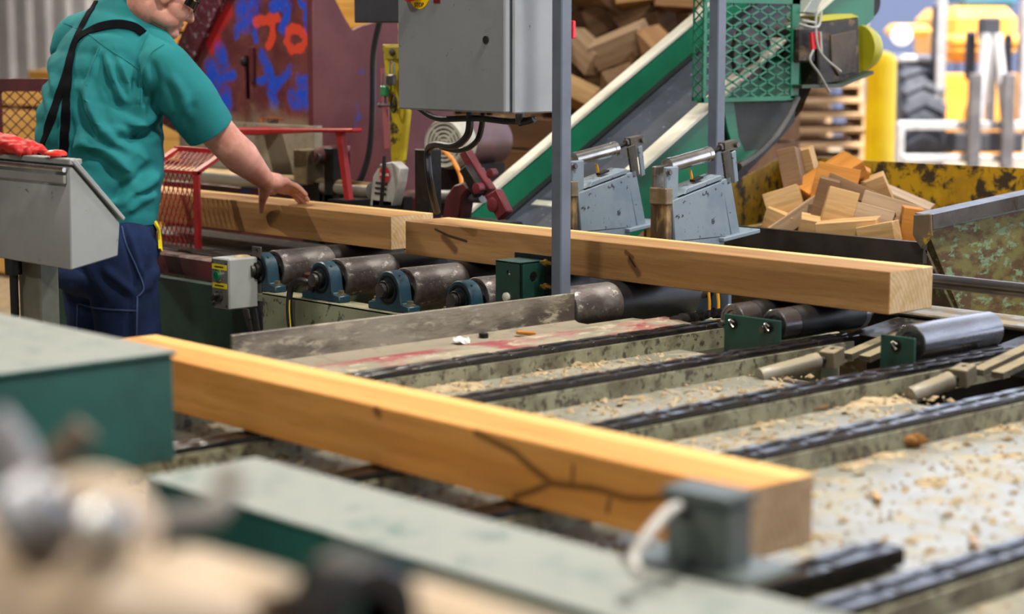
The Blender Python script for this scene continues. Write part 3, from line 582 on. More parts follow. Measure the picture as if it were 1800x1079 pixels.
mesh('hood_mesh', expanded(B(), (xl+.02, gy-.004, z1+.004), (1, 0, 0), (0, .114, .065), xr-xl-.04, .131, .028, .026, .0045, .003), redp, RM)
p, q = atd(-40, 150, 6.9), atd(78, 268, 6.9)
t = thing('mesh_screen', 'dark red framed mesh screen standing behind the worker before the lumber', 'guard', (p.x, p.y, 0))
ex = RT; o = atd(-60, 268, 6.9); wd = 150/FPX*6.9; hg = (268-150)/FPX*6.9
def frame_bar(a, c, w): return B().bar([a, c], w, .03, FW)
mesh('mesh_panel', expanded(B(), o, RT, (0, 0, 1), wd, hg, .040, .020, .005, .004), maroon, t)
b = B(); b.bar([o+Vector((0, 0, hg)), o+RT*wd+Vector((0, 0, hg))], .03, .045, (0, 0, 1)); b.bar([o, o+RT*wd], .03, .05, (0, 0, 1)); b.bar([o+RT*(60/FPX*6.9), o+RT*(60/FPX*6.9)+Vector((0, 0, hg))], .022, .022, FW); b.bar([o+RT*wd, o+RT*wd+Vector((0, 0, hg))], .03, .03, FW)
for k in (0, 1): q = o+RT*wd*k; b.bar([Vector((q.x, q.y, 0)), q], .04, .04, FW)
mesh('frame', b, maroon, t)
# ================================================================ maroon saw with spray paint
MY = 4.42
def mp(u, v, y=MY): q = aty(u, v, y); return q
saw = thing('saw_machine', 'maroon saw housing smeared with blue and orange spray paint', 'saw', (-6.0, 4.8, 0))
SL = Vector((-6.0, 4.8, 0))
def strokes(lst): 
    o = []
    for (u0, v0, u1, v1, r) in lst:
        a, c = mp(u0, v0), mp(u1, v1); o.append((a.x-SL.x, a.z-SL.z, c.x-SL.x, c.z-SL.z, r*1.12))
    return o
def sawmat():
    m, nt, P, N, L = _new('sprayed_maroon'); t = N.new('ShaderNodeTexCoord'); s = N.new('ShaderNodeSeparateXYZ'); v = t.outputs['Object']; L.new(v, s.inputs[0]); x, y, z = s.outputs
    col = mixc(N, L, rmp(N, L, nz(N, L, v, 5, 6, .7), .38, .66), lin('#4f1a1f'), lin('#6a3836'))
    col = mixc(N, L, mth(N, L, 'MULTIPLY', rmp(N, L, nz(N, L, v, 3, 3), .5, .7), .6), col, lin('#8e1018'))
    wx = mth(N, L, 'ADD', x, mth(N, L, 'MULTIPLY_ADD', nz(N, L, v, 18, 4), .05, -.025)); wz = mth(N, L, 'ADD', z, mth(N, L, 'MULTIPLY_ADD', nz(N, L, v, 22, 4), .05, -.025))
    bl = strokes([(425, 15, 425, 40, .035), (445, 10, 442, 35, .04), (418, 45, 416, 60, .018), (442, 45, 450, 68, .016), (480, 12, 505, 10, .022), (508, 12, 496, 50, .020), (540, 10, 542, 55, .018), (528, 5, 545, 20, .012), (388, 95, 392, 108, .035), (372, 125, 378, 150, .04), (395, 170, 398, 185, .035), (382, 140, 410, 132, .02), (460, 95, 468, 115, .018), (470, 120, 485, 150, .020), (450, 142, 475, 140, .014), (510, 118, 505, 130, .014), (500, 135, 482, 150, .018), (478, 155, 482, 182, .026), (545, 150, 530, 165, .03), (515, 172, 540, 178, .03), (525, 145, 548, 142, .022), (590, 150, 605, 170, .03), (600, 190, 606, 200, .03)])
    orr = strokes([(450, 37, 488, 31, .018), (480, 34, 480, 58, .014), (480, 62, 474, 78, .020), (507, 52, 525, 50, .016), (525, 50, 537, 62, .016), (507, 55, 503, 72, .016), (503, 72, 515, 88, .017), (515, 88, 532, 84, .017), (532, 84, 540, 68, .016), (540, 72, 545, 80, .016)])
    rd = strokes([(375, 40, 380, 75, .03), (400, 20, 385, 40, .03), (365, 65, 372, 85, .02)])
    patch = rmp(N, L, nz(N, L, v, 20, 5, .75), .28, .58)
    col = mixc(N, L, mth(N, L, 'MULTIPLY', segmask(N, L, wx, wz, rd, .6), .8), col, lin('#b3101a'))
    col = mixc(N, L, mth(N, L, 'MULTIPLY', mth(N, L, 'MULTIPLY', segmask(N, L, wx, wz, bl, .55), patch), 1.0), col, lin('#0046c4'))
    col = mixc(N, L, mth(N, L, 'MULTIPLY', segmask(N, L, wx, wz, orr, .3), .9), col, lin('#cf3f20'))
    zd = mp(480, 215).z; k = rmp(N, L, mth(N, L, 'ADD', z, mth(N, L, 'MULTIPLY_ADD', nz(N, L, v, 9, 5), .2, -.1)), zd+.08, zd-.03)
    col = mixc(N, L, mth(N, L, 'MULTIPLY', k, .8), col, lin('#857860'))
    col = mixc(N, L, mth(N, L, 'MULTIPLY', rmp(N, L, nz(N, L, v, 130, 3, .8), .62, .72), .5), col, lin('#b08d80'))
    L.new(col, P.inputs['Base Color']); P.inputs['Roughness'].default_value = .5
    return m
sm_ = sawmat()
xL, xR = mp(300, 100).x, mp(548, 100).x; zb = mp(548, 222).z; 
# front plate: outline follows the slanting left rim, lit side panel wraps round the corner
pl = [mp(398, -10), mp(372, 40), mp(345, 95), mp(326, 150), mp(318, 228), mp(549, 226), mp(549, -60), mp(440, -60)]
fpan = mesh('front_panel', B().prism([Vector(q) for q in pl], (0, .008, 0), .001), sm_, saw)
rim = [mp(425, -60, MY-.01), mp(398, -10, MY-.01), mp(372, 40, MY-.01), mp(345, 95, MY-.01), mp(326, 150, MY-.01), mp(316, 228, MY-.01)]
purple = pm('dusty_maroon', '#5a1f2a', '#481821', .45, 0, 10, spot='#b9a9b2', sscale=40, slo=.52, shi=.75)
mesh('side_rim', B().bar([Vector(q)+Vector((-.09, .03, 0)) for q in rim], .03, .16, (1, 0, 0)), purple, saw)
mesh('rim_edge', B().bar([Vector(q) for q in rim], .03, .022, (1, 0, 0)), purple, saw)
SX = mp(549, 100).x
darkm = pm('saw_side_paint', '#4f1a1f', '#5c2a2a', .5, 0, 5, spot='#1c2f7a', sscale=4, slo=.6, shi=.68)
sp = [Vector((SX, MY+.002, zb)), Vector((SX, MY+.002, 2.1)), atx(574, -60, SX), atx(590, 0, SX), atx(604, 28, SX), atx(620, 54, SX), atx(640, 45, SX), atx(700, 30, SX), atx(700, 340, SX), Vector((SX, MY+.002, .6))]
mesh('side_panel', B().prism([q+Vector((.004, -.004, 0)) for q in sp], (-.03, 0, 0)), darkm, saw)
mesh('back_body', B().b2((mp(400, 100).x, MY+.05, .05), (SX-.05, MY+.75, 1.42)), darkm, saw); mesh('slot_box', B().b2((mp(388, 100).x, MY+.055, 1.40), (mp(460, 100).x, MY+.20, 1.62)), darkm, saw)
# cream dusty skirt, slot, knob
dustp = pm('dusty_skirt', '#8f8672', '#756b59', .7, 0, 6, spot='#4d4234', sscale=9, slo=.6, shi=.75)
mesh('skirt', B().b2((mp(320, 300).x, MY-.012, mp(440, 300).z), (mp(557, 300).x, MY+.03, zb+.002), .003), dustp, saw)
mesh('skirt_ledge', B().b2((mp(330, 304).x, MY-.05, mp(440, 304).z-.012), (mp(545, 300).x, MY+.03, mp(440, 300).z), .003), dustp, saw)
a = mp(436, 80, MY-.004); c = mp(449, 146, MY-.004)
mesh('slot_bar', B().b2((mp(441, 82).x, MY-.012, mp(445, 146).z), (mp(448, 82).x, MY, mp(445, 82).z), .002), maroon, saw)
cut(fpan, B().b2((mp(429, 98).x, MY-.05, mp(430, 174).z), (mp(438, 98).x, MY+.03, mp(430, 98).z)))
mesh('knob', B().ball((mp(434, 108).x, MY-.01, mp(434, 108).z), (.014, .02, .02)), ink, saw)
# stencil frame
k = mesh('stencil_frame', B().b2((mp(458, 206).x, MY-.0016, mp(458, 206).z-.003), (mp(500, 206).x, MY-.0008, mp(458, 206).z)).b2((mp(458, 206).x, MY-.0016, mp(458, 222).z), (mp(461, 206).x, MY-.0008, mp(458, 206).z)), orangep, saw)
a = mp(480, 214); text('stencil_print', 'GAPFF', .026, ink, saw, (a.x, MY-.001, a.z), (1, 0, 0), (0, 0, 1))
mesh('lower_base', B().b2((mp(320, 300).x-.3, MY+.1, 0), (SX+.25, MY+.85, .97)), maroon, saw)
mesh('feed_shaft', B().cyl((-7.6, MY-.14, 1.035), (-5.35, MY-.14, 1.035), .03, n=24), pm('feed_bar', '#a7a39a', '#8b8478', .35, .6, 7, dust='#cdb384', damt=.9, stretch=(.3, 1, 1)), saw)
for x_ in (-7.5, -5.6): mesh('feed_bar_mount', B().b2((x_, MY-.17, .9), (x_+.1, MY+.12, 1.01)), dark_steel, saw)
# press bracket with bolt
a = mp(528, 335, 4.22); 
pb = thing('press_bracket', 'dusty steel press bracket with a round bolt head beside the red arm leg', 'bracket', (a.x, 4.25, 0))
x0, x1, z0, z1 = mp(516, 330, 4.22).x, mp(540, 330, 4.22).x, mp(528, 325, 4.22).z, mp(528, 263, 4.22).z
mesh('front_block', B().b2((x0, 4.22, z0), (x1, 4.30, z1), .004), pm('dusty_bronze', '#857356', '#66573f', .6, .2, 8, spot='#33291d', sscale=12), pb)
mesh('boss', B().cyl((x1+.02, 4.24, z1-.02), (x1+.10, 4.34, z1-.02), .036, n=20).b2((x1-.01, 4.27, z1-.045), (x1+.05, 4.33, z1+.005)), maroon, pb)
mesh('bolt_head', B().cyl((x1+.045, 4.225, z1-.028), (x1+.045, 4.25, z1-.028), .022, n=20), steel, pb)
mesh('side_plate', B().b2((x1+.06, 4.25, .8), (x1+.115, 4.33, z1+.01), .003), dark_steel, pb)
mesh('stem', B().b2((x0+.01, 4.25, .0), (x1+.03, 4.32, z0+.01)), dark_steel, pb)
# red arm and leg
ra = thing('hold_down_stand', 'bright red steel arm with one sloping leg below the sprayed saw housing', 'arm', (mp(610, 355, 4.15).x, 4.15, 0))
b = B(); b.prism([mp(395, 226, 4.15), mp(618, 226, 4.15), mp(618, 233, 4.15), mp(540, 233, 4.15), mp(440, 238, 4.15), mp(395, 236, 4.15)], (0, .05, 0), .004)
mesh('arm_plate', b, redp, ra)
mesh('leg', B().prism([mp(589, 232, 4.16), mp(600, 232, 4.16), mp(615, 362, 4.16), mp(606, 362, 4.16)], (0, .02, 0), .002), redp, ra)
q = mp(611, 360, 4.17); mesh('foot', B().b2((q.x-.05, 4.12, 0), (q.x+.05, 4.24, q.z+.02)), dark_steel, ra)
q = mp(395, 230, 4.15); mesh('arm_root', B().b2((q.x-.12, 4.16, q.z-.012), (q.x+.0, MY, q.z+.004)), redp, ra)
# ================================================================ yellow lockout post, lever guard, hoses
yp = thing('lockout_post', 'yellow lockout post with padlocks half hidden by the large grey cabinet', 'post', (mp(695, 200, 4.3).x, 4.3, 0))
x0, x1 = mp(673, 200, 4.3).x, mp(715, 200, 4.3).x
mesh('post_plate', B().prism([mp(672, 78, 4.3), mp(712, 78, 4.3), mp(716, 200, 4.3), mp(706, 290, 4.3), mp(690, 360, 4.3), mp(684, 200, 4.3)], (0, .02, 0), .002), pm('scuffed_yellow', '#b8a416', '#9a8710', .5, 0, 7, spot='#2a2614', sscale=11, slo=.5, shi=.6), yp)
mesh('pink_edge', B().prism([mp(668, 120, 4.31), mp(676, 120, 4.31), mp(686, 260, 4.31), mp(676, 262, 4.31)], (0, .02, 0)), pm('pink_edge', '#9c5a60', None, .5), yp)
mesh('foot', B().b2((x0+.02, 4.3, 0), (x1-.02, 4.34, mp(690, 355, 4.3).z+.02)), dark_steel, yp)
k = mesh('label_plate', B().b2((mp(676, 84, 4.29).x, 4.292, mp(690, 104, 4.29).z), (mp(712, 84, 4.29).x, 4.298, mp(690, 82, 4.29).z), .001), pm('olive_label', '#8d8420', None, .5), yp); boltp(k, mp(690, 92, 4.29), (0, -1, 0), .009, .008)
for u, v, c_ in ((689, 130, 'steel'), (676, 150, 'green')):
    t = thing('padlock', 'small steel padlock with tall shackle hanging on the yellow post' if c_ == 'steel' else 'small green-banded padlock hanging on the yellow post', 'padlock', tuple(mp(u, v+25, 4.28)))
    a = mp(u, v, 4.28); mesh('body', B().box(a+Vector((0, 0, -.02)), (.032, .018, .036), None, .003), steel if c_ == 'steel' else pm('lock_green', '#2f8a55', '#245f44', .4), t)
    mesh('shackle', B().tube([a+Vector((.010*math.cos(R(180-k*18)), 0, .03+.012*math.sin(R(180-k*18)))) if 0 <= k <= 10 else a for k in range(11)], .0035, 8).cyl(a+Vector((-.01, 0, -.01)), a+Vector((-.01, 0, .032)), .0035, n=8).cyl(a+Vector((.01, 0, -.01)), a+Vector((.01, 0, .032)), .0035, n=8), chrome, t)
mesh('latch_ring', B().tube([mp(692, 182, 4.28)+Vector((.014*math.cos(R(30*k)), 0, .03*math.sin(R(30*k)))) for k in range(13)], .004, 8), dark_steel, yp)
mesh('chain_pin', B().cyl(mp(668, 185, 4.29), mp(690, 185, 4.29), .006, n=8).ball(mp(668, 185, 4.29), .009).ball(mp(690, 185, 4.29), .009).cyl(mp(677, 150, 4.29), mp(677, 185, 4.29), .004, n=8), steel, yp)
lv = thing('lever_guard', 'curved grey lever guard with a danger sticker behind the timber joint', 'lever', (mp(672, 355, 4.1).x, 4.1, 0))
b = B(); b.prism([mp(650, 362, 4.1), mp(655, 310, 4.1), mp(668, 288, 4.1), mp(690, 284, 4.1), mp(703, 296, 4.1), mp(700, 320, 4.1), mp(690, 362, 4.1)], (0, .04, 0), .003)
k = mesh('guard_plate', b, pm('light_grey_plate', '#a3a09a', '#85817a', .5, 0, 9, spot='#4f4a42', sscale=16), lv)
a = mp(676, 307, 4.098); mesh('danger_oval', B().lathe(a, (0, -1, 0), [(0, .028), (.001, .028), (.001, 0)], 28), redink, k)
text('danger_print', 'DANGER', .012, white, k, a+Vector((0, -.002, 0)), (1, 0, 0), (0, 0, 1))
for i in range(3): q = mp(670-i, 322+i*9, 4.098); mesh('warning_line', B().b2((q.x-.03, 4.0975, q.z-.0035), (q.x+.03, 4.0995, q.z+.0035)), ink, k)
mesh('lever', B().tube([mp(676, 275, 4.08), mp(674, 310, 4.07), mp(670, 362, 4.07)], .007, 8), dark_steel, lv)
mesh('foot', B().b2((mp(655, 360, 4.1).x, 4.1, 0), (mp(688, 360, 4.1).x, 4.14, mp(670, 358, 4.1).z+.01)), dark_steel, lv)
prop(mesh('drain_hose', B().tube(smooth_path([mp(672, 20, 4.34), mp(657, 90, 4.34), mp(655, 180, 4.34), mp(650, 260, 4.34), mp(636, 310, 4.32), mp(618, 335, 4.3), mp(616, 352, 4.3)]), .011, 10), black_rubber, loc=tuple(mp(655, 200, 4.34))), 'thick black hose running down beside the yellow lockout post', 'hose')
prop(mesh('steel_column', B().b2((mp(728, 300, 4.0).x, 4.0, 0), (mp(756, 300, 4.0).x, 4.05, mp(740, 262, 4.0).z), .004), dark_steel, loc=(mp(742, 300, 4.0).x, 4.02, 0)), 'short black steel column under the cable bend', 'column')
# ================================================================ electric motor with slotted fan cover
mo = thing('electric_motor', 'grey electric motor with a cream slotted fan cover behind the cables', 'motor', (mp(790, 300, 4.75).x, 4.9, 0))
a = mp(788, 252, 4.75); ax = Vector((.25, -1, 0)).normalized(); r_ = .092
mesh('body', B().lathe(a-ax*.04, -ax, [(0, 0), (0, r_*.97), (.02, r_), (.26, r_), (.28, r_*.8), (.28, 0)], 40), pm('motor_grey', '#6a4a4b', '#573c3d', .45, .2, 5), mo)
cov = mesh('fan_cover', B().lathe(a+ax*.002, ax, [(-.05, r_+.004), (.0, r_+.004), (.022, r_*.98), (.03, r_*.93), (.028, r_*.90), (.018, r_*.95), (-.05, r_+.001)], 40), cream, mo)
sx_ = Vector((0, 0, 1)).cross(ax).normalized()
for rr in (.16, .33, .50, .67, .84): mesh('grille_ring', B().lathe(a+ax*.026, ax, [(0, r_*(rr-.045)), (.004, r_*(rr-.045)), (.004, r_*(rr+.045)), (0, r_*(rr+.045)), (0, r_*(rr-.045))], 36), cream, cov)
for q in range(4): dv_ = sx_*math.cos(R(45+q*90))+Vector((0, 0, 1))*math.sin(R(45+q*90)); mesh('grille_rib', B().bar([a+ax*.026+dv_*r_*.1, a+ax*.026+dv_*r_*.94], .009, .004, ax), cream, cov)
mesh('stand', B().b2((a.x-.12, a.y+.04, 0), (a.x+.04, a.y+.25, a.z-.08)), dark_steel, mo)
prop(mesh('orange_cable', B().tube(smooth_path([mp(778, 262, 4.6), mp(795, 280, 4.55), mp(808, 305, 4.5), mp(812, 330, 4.45), mp(815, 372, 4.4)]), .008, 8), pm('orange_rubber', '#d9842a', None, .4), loc=tuple(mp(800, 300, 4.5))), 'thin orange cable curving down past the motor', 'cable')
# ================================================================ maroon toggle clamp
tc = thing('toggle_clamp', 'maroon hold-down toggle clamp tilted beside the green conveyor', 'clamp', (mp(840, 385, 4.2).x, 4.2, 0))
pt = lambda u, v, y=4.2: mp(u, v, y)
mr = pm('clean_maroon', '#66222a', '#531b21', .4, 0, 7, spot='#c5a9a4', sscale=50, slo=.7, shi=.75)
mesh('slanted_arm', B().prism([pt(806, 270), pt(818, 262), pt(840, 300), pt(862, 332), pt(848, 346), pt(828, 314)], (0, .03, 0), .003), mr, tc)
mesh('lower_block', B().prism([pt(850, 345, 4.18), pt(872, 332, 4.18), pt(892, 372, 4.18), pt(874, 388, 4.18)], (0, .03, 0), .004), mr, tc)
mesh('roller_disc', B().lathe(pt(866, 360, 4.18), (0, -1, 0), [(-.01, .024), (.004, .024), (.006, .02), (.006, 0)], 24), mr, tc)
mesh('pivot_pin', B().lathe(pt(862, 305, 4.18), (0, -1, 0), [(-.02, .016), (.004, .016), (.006, .008), (.006, 0)], 20), mr, tc)
mesh('pivot_pin', B().lathe(pt(838, 331, 4.17), (0, -1, 0), [(-.02, .018), (.004, .018), (.006, .01), (.006, 0)], 20), mr, tc)
mesh('black_link', B().prism([pt(806, 300, 4.17), pt(818, 290, 4.17), pt(845, 335, 4.17), pt(832, 348, 4.17)], (0, .03, 0), .003), dark_steel, tc)
mesh('grey_fork', B().prism([pt(818, 305, 4.2), pt(832, 295, 4.2), pt(842, 318, 4.2), pt(828, 328, 4.2)], (0, .05, 0), .003), steel, tc)
cvx = [pt(775, 385), pt(782, 345), pt(797, 325), pt(815, 320), pt(823, 332), pt(812, 345), pt(806, 385)]
mesh('curved_lug', B().prism(cvx, (0, .06, 0), .006), maroon, tc)
mesh('cross_tube', B().cyl(pt(745, 345, 4.25), pt(850, 345, 4.25), .022, n=16), pm('cross_tube_grey', '#8a888a', '#6d6b6d', .4, .4, 6), tc)
mesh('base', B().b2((pt(770, 390).x, 4.2, 0), (pt(892, 390).x, 4.27, pt(830, 385).z), .004), dark_steel, tc)
# ================================================================ two pneumatic clamps behind the beam
KX = -3.66; KW = .062
def kx(u, v, x=KX): return atx(u, v, x)
kl = thing('pneumatic_clamp', 'scuffed blue-grey clamp with silver air cylinder, before the blue-grey post by the bin', 'clamp', (KX-.03, 4.1, 0), 'pneumatic clamps behind the timber')
f0, f1, f2, f3 = kx(1186, 432), kx(1183, 352), kx(1270, 318), kx(1289, 440)
for q in (f0, f3): q.z = 1.0
f0.y = kx(1186, 419).y; f3.y = kx(1288, 429).y
b = B(); b.prism([f0, f1, f2, f3], (-KW, 0, 0), .003); mesh('housing', b, bluegrey, kl)
g0, g1, g2, g3 = f3+Vector((0, -.012, 0)), f2+Vector((0, -.004, 0)), f2+Vector((0, .035, .012)), f3+Vector((0, .035, 0))
mesh('end_plate', B().prism([g0, g1, g2, g3], (-KW-.004, 0, 0), .002), bluegrey, kl)
d = (f2-f1).normalized(); up = Vector((0, -d.z, d.y))
mesh('top_cap', B().prism([f1+up*.004, f2+up*.004, f2+up*.018, f1+d*.06+up*.018, f1+d*.05+up*.006], (-KW-.006, 0, 0), .002), bluegrey, kl)
fy = f1.y
mesh('front_wear_plate', B().b2((KX-KW-.004, fy-.022, .9), (KX-.004, fy+.002, f1.z-.002), .002), pm('rust_plate', '#5b4632', '#3a2b1e', .6, .3, 9, spot='#a08455', sscale=8, slo=.55, shi=.7, stretch=(1.5, 1, .4)), kl)
zt = kx(1183, 293).z; 
for sx in (-.002, -KW+.016): mesh('clevis_cheek', B().b2((KX+sx-.014, fy-.026, f1.z-.006), (KX+sx, fy+.026, zt), .003), bare if sx < -.01 else bluegrey, kl)
mesh('clevis_web', B().b2((KX-KW-.002, fy-.03, f1.z-.012), (KX, fy+.0, f1.z+.035), .003), pm('bronze_web', '#8a7a60', '#6a5a44', .5, .4, 9), kl)
c0, c1 = kx(1172, 292, KX-.03), kx(1249, 270, KX-.03); ax = (c1-c0).normalized(); Ln = (c1-c0).length
cy = mesh('cylinder', B().lathe(c0, ax, [(0, 0), (0, .017), (.002, .0225), (.020, .0225), (.021, .0213), (Ln-.022, .0213), (Ln-.021, .0228), (Ln-.006, .0228), (Ln, .015), (Ln, 0)], 32), chrome, kl)
r0, r1 = c0+ax*Ln, kx(1271, 258, KX-.03); mesh('piston_rod', B().cyl(r0, r1, .0058, n=14), dark_steel, cy)
mesh('lock_nut', B().cyl(r1-ax*.016, r1-ax*.006, .011, n=6), steel, cy)
cl0, cl1 = r1, kx(1287, 254, KX-.03); mesh('rod_clevis', B().bar([cl0-ax*.006, cl1+ax*.01], .026, .026, (1, 0, 0)), pm('bronze_web2', '#6d6759', '#544e42', .5, .5, 9), kl)
mesh('clevis_pin', B().cyl(cl1+Vector((-.03, 0, 0)), cl1+Vector((.025, 0, 0)), .008, n=12), steel, kl)
l0, l1 = cl1, kx(1285, 322, KX-.03)
mesh('link_plate', B().prism([kx(1270, 268), kx(1284, 262), kx(1291, 320), kx(1278, 326)], (-.008, 0, 0), .002), pm('dark_link', '#4a443b', '#342f28', .5, .4, 10, spot='#8a7a62', sscale=20), kl)
mesh('link_plate', B().prism([kx(1287, 268, KX-.05), kx(1294, 264, KX-.05), kx(1299, 318, KX-.05), kx(1292, 322, KX-.05)], (-.008, 0, 0), .002), bluegrey, kl)
p0, p1 = kx(1213, 299, KX-.03), kx(1216, 322, KX-.03); mesh('air_hose', B().tube([p0, (p0+p1)/2+Vector((0, .003, 0)), p1], .0042, 8), pm('hose_amber', '#d99a1c', None, .35), kl)
mesh('recess_shade', B().bar([kx(1217, 318, KX-.02), kx(1232, 311, KX-.02)], .02, .006), dark_steel, kl)  # dark bar in place of the shaded recess where the hose enters
q = kx(1286, 424); mesh('foot_plate', B().prism([(KX+.02, f3.y-.06, 1.0), (KX+.02, f3.y+.10, 1.016), (KX+.02, f3.y+.10, 1.004), (KX+.02, f3.y-.06, .988)], (-KW-.04, 0, 0), .002), bluegrey, kl)
mesh('pedestal', B().b2((KX-KW, fy, 0), (KX, fy+.22, 1.0)), bluegrey, kl)
for o_, z_ in ((f1+Vector((.0, .004, .0)), 0),): boltp(kl, kx(1176, 303, KX), (1, 0, 0), .007, .006)
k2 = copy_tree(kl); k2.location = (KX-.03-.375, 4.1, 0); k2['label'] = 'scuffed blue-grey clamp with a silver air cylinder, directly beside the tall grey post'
# ================================================================ inclined green belt conveyor
XF, XN, YS = -4.95, -4.45, .575
def zc_(y): return 1.176+YS*(y-4.72)
bc = thing('belt_conveyor', 'inclined green belt conveyor with cream topped side rails climbing to the mesh guard', 'conveyor', (-4.7, 4.9, 0))
ya, yb = 4.28, 5.95
def slab(x0, x1, d0, d1, y0=ya, y1=yb): return [Vector((x0, y0, zc_(y0)-d0)), Vector((x0, y1, zc_(y1)-d0)), Vector((x0, y1, zc_(y1)-d1)), Vector((x0, y0, zc_(y0)-d1))], (x1-x0, 0, 0)
mesh('far_rail', B().prism(*slab(XF-.012, XF, .004, .20)), convg, bc); mesh('far_rail_cap', B().prism(*slab(XF-.045, XF+.006, -.004, .012), .002), cream, bc)
mesh('near_rail', B().prism(*slab(XN, XN+.012, .004, .24)), convg, bc); mesh('near_rail_cap', B().prism(*slab(XN-.02, XN+.05, -.004, .012), .002), cream, bc)
belt = pm('dusty_belt', '#353b47', '#2b303a', .75, 0, 6, spot='#7a7f88', sscale=60, slo=.63, shi=.72, bump=.2)
mesh('belt', B().prism(*slab(XF+.03, XN-.012, .125, .137)), belt, bc)
mesh('belt_skirt', B().prism(*slab(XF, XF+.03, .115, .15)), black_rubber, bc)
mesh('return_belt', B().prism(*slab(XF+.03, XN-.012, .225, .235)), belt, bc)
mesh('splice_bar', B().prism(*slab(XF+.06, XN-.02, .122, .126, 4.62, 4.645)), cream, bc)
mesh('head_drum', B().cyl((XF, yb, zc_(yb)-.18), (XN, yb, zc_(yb)-.18), .055, n=24), dark_steel, bc); mesh('tail_drum', B().cyl((XF, ya, zc_(ya)-.18), (XN, ya, zc_(ya)-.18), .055, n=24), dark_steel, bc)
for y in (4.5,):
    for x in (XF-.006, XN-.006): mesh('leg', B().b2((x-.02, y-.02, 0), (x+.02, y+.02, zc_(y)-.19)), convg, bc)
# dark hood and support below the guard
def cx_(u, v, x=XN+.03): return atx(u, v, x)
pl = [cx_(1268, 178), cx_(1400, 178), cx_(1398, 215), cx_(1372, 245), cx_(1340, 268), cx_(1312, 282), cx_(1290, 280), cx_(1282, 240)]
mesh('chute_hood', B().prism(pl, (-.1, 0, 0), .004), pm('hood_black', '#1a1d18', '#22261f', .55, 0, 5), bc)
mesh('hood_rim', B().prism([cx_(1270, 180, XN+.04), cx_(1290, 180, XN+.04), cx_(1298, 240, XN+.04), cx_(1310, 268, XN+.04), cx_(1340, 262, XN+.04), cx_(1330, 280, XN+.04), cx_(1296, 284, XN+.04), cx_(1280, 230, XN+.04)], (-.01, 0, 0)), convg, bc)
prop(mesh('power_cable', B().tube(smooth_path([cx_(1402, 170, XN+.08), cx_(1385, 205, XN+.08), cx_(1362, 240, XN+.08), cx_(1330, 272, XN+.08), cx_(1300, 292, XN+.08)]), .011, 10), pm('grey_cable', '#4d4c4b', '#3a3938', .4), loc=tuple(cx_(1362, 240, XN+.08))), 'grey power cable sweeping down below the green mesh guard', 'cable')
prop(mesh('steel_strut', B().bar([cx_(1408, 160, XN-.1), cx_(1360, 240, XN-.1), cx_(1290, 310, XN-.1)], .04, .03), pm('maroon_black', '#3a1f1f', '#1c1413', .5, 0, 7), loc=tuple(cx_(1360, 240, XN-.1))), 'dark maroon strut running down behind the grey power cable', 'strut')
# green mesh guard
gx = XN+.075
def gp(u, v): return atx(u, v, gx)
a, c = gp(1237, 178), gp(1403, 178); zg = a.z; y0, y1 = a.y, c.y; zt = zg+.52
gg = thing('mesh_guard', 'green framed expanded metal guard at the head of the belt conveyor', 'guard', (gx, (y0+y1)/2, zg))
b = B(); b.b2((gx-.035, y0-.004, zg), (gx, y0+.03, zt), .002) if False else b.b2((gx-.006, y0-.004, zg), (gx, y0+.012, zt)); b.b2((gx-.006, y1-.045, zg), (gx+.002, y1, zt), .001); b.b2((gx-.03, y0, zg-.006), (gx+.002, y1, zg+.01), .001); b.b2((gx-.006, y0, zg+.33), (gx+.002, y1, zg+.37)); b.b2((gx-.006, y0, zt-.03), (gx, y1, zt))
mesh('frame', b, convg, gg)
mgm = convg
mesh('mesh_panel', expanded(B(), (gx-.004, y0+.01, zg+.005), (0, 1, 0), (0, 0, 1), y1-y0-.04, zt-zg-.03, .090, .019, .0065, .004), mgm, gg)
b = B(); b.b2((gx-.05, y0-.004, zg), (gx-.044, y0, zt)); b.b2((gx-.05, y0-.004, zg), (gx, y0, zg+.012)); b.b2((gx-.05, y0-.004, zt-.02), (gx, y0, zt)); mesh('side_frame', b, convg, gg)
mesh('side_mesh', expanded(B(), (gx-.046, y0-.002, zg+.005), (1, 0, 0), (0, 0, 1), .046, zt-zg-.03, .046, .019, .005, .004), mgm, gg)
mesh('hanger', B().b2((gx-.02, y1-.03, zt), (gx, y1, zt+.2)).b2((gx-.1, y1-.03, zt+.1), (gx, y1, zt+.13)), convg, gg)
sp = thing('drive_sprocket', 'dark drive sprocket and chain seen through the green mesh guard', 'sprocket', (gx-.07, (y0+y1)/2+.05, zg+.2))
q = Vector((gx-.06, (y0+y1)/2+.06, zg+.16))
b = B()
n = 20; pl = []
for i in range(n*2): a = math.pi*i/n; r_ = .085 if i % 2 else .097; pl.append(q+Vector((0, r_*math.cos(a), r_*math.sin(a))))
b.prism(pl, (-.008, 0, 0)); mesh('toothed_wheel', b, steel, sp); mesh('hub', B().cyl(q+Vector((-.02, 0, 0)), q+Vector((.02, 0, 0)), .03, n=20), dark_steel, sp)
mesh('roller_chain', B().tube([q+Vector((.0, .10*math.cos(R(a)), .10*math.sin(R(a)))) for a in range(-60, 240, 12)], .008, 8), dark_steel, sp)
mesh('shaft', B().cyl(q+Vector((-.16, 0, 0)), q, .014, n=16), steel, sp)
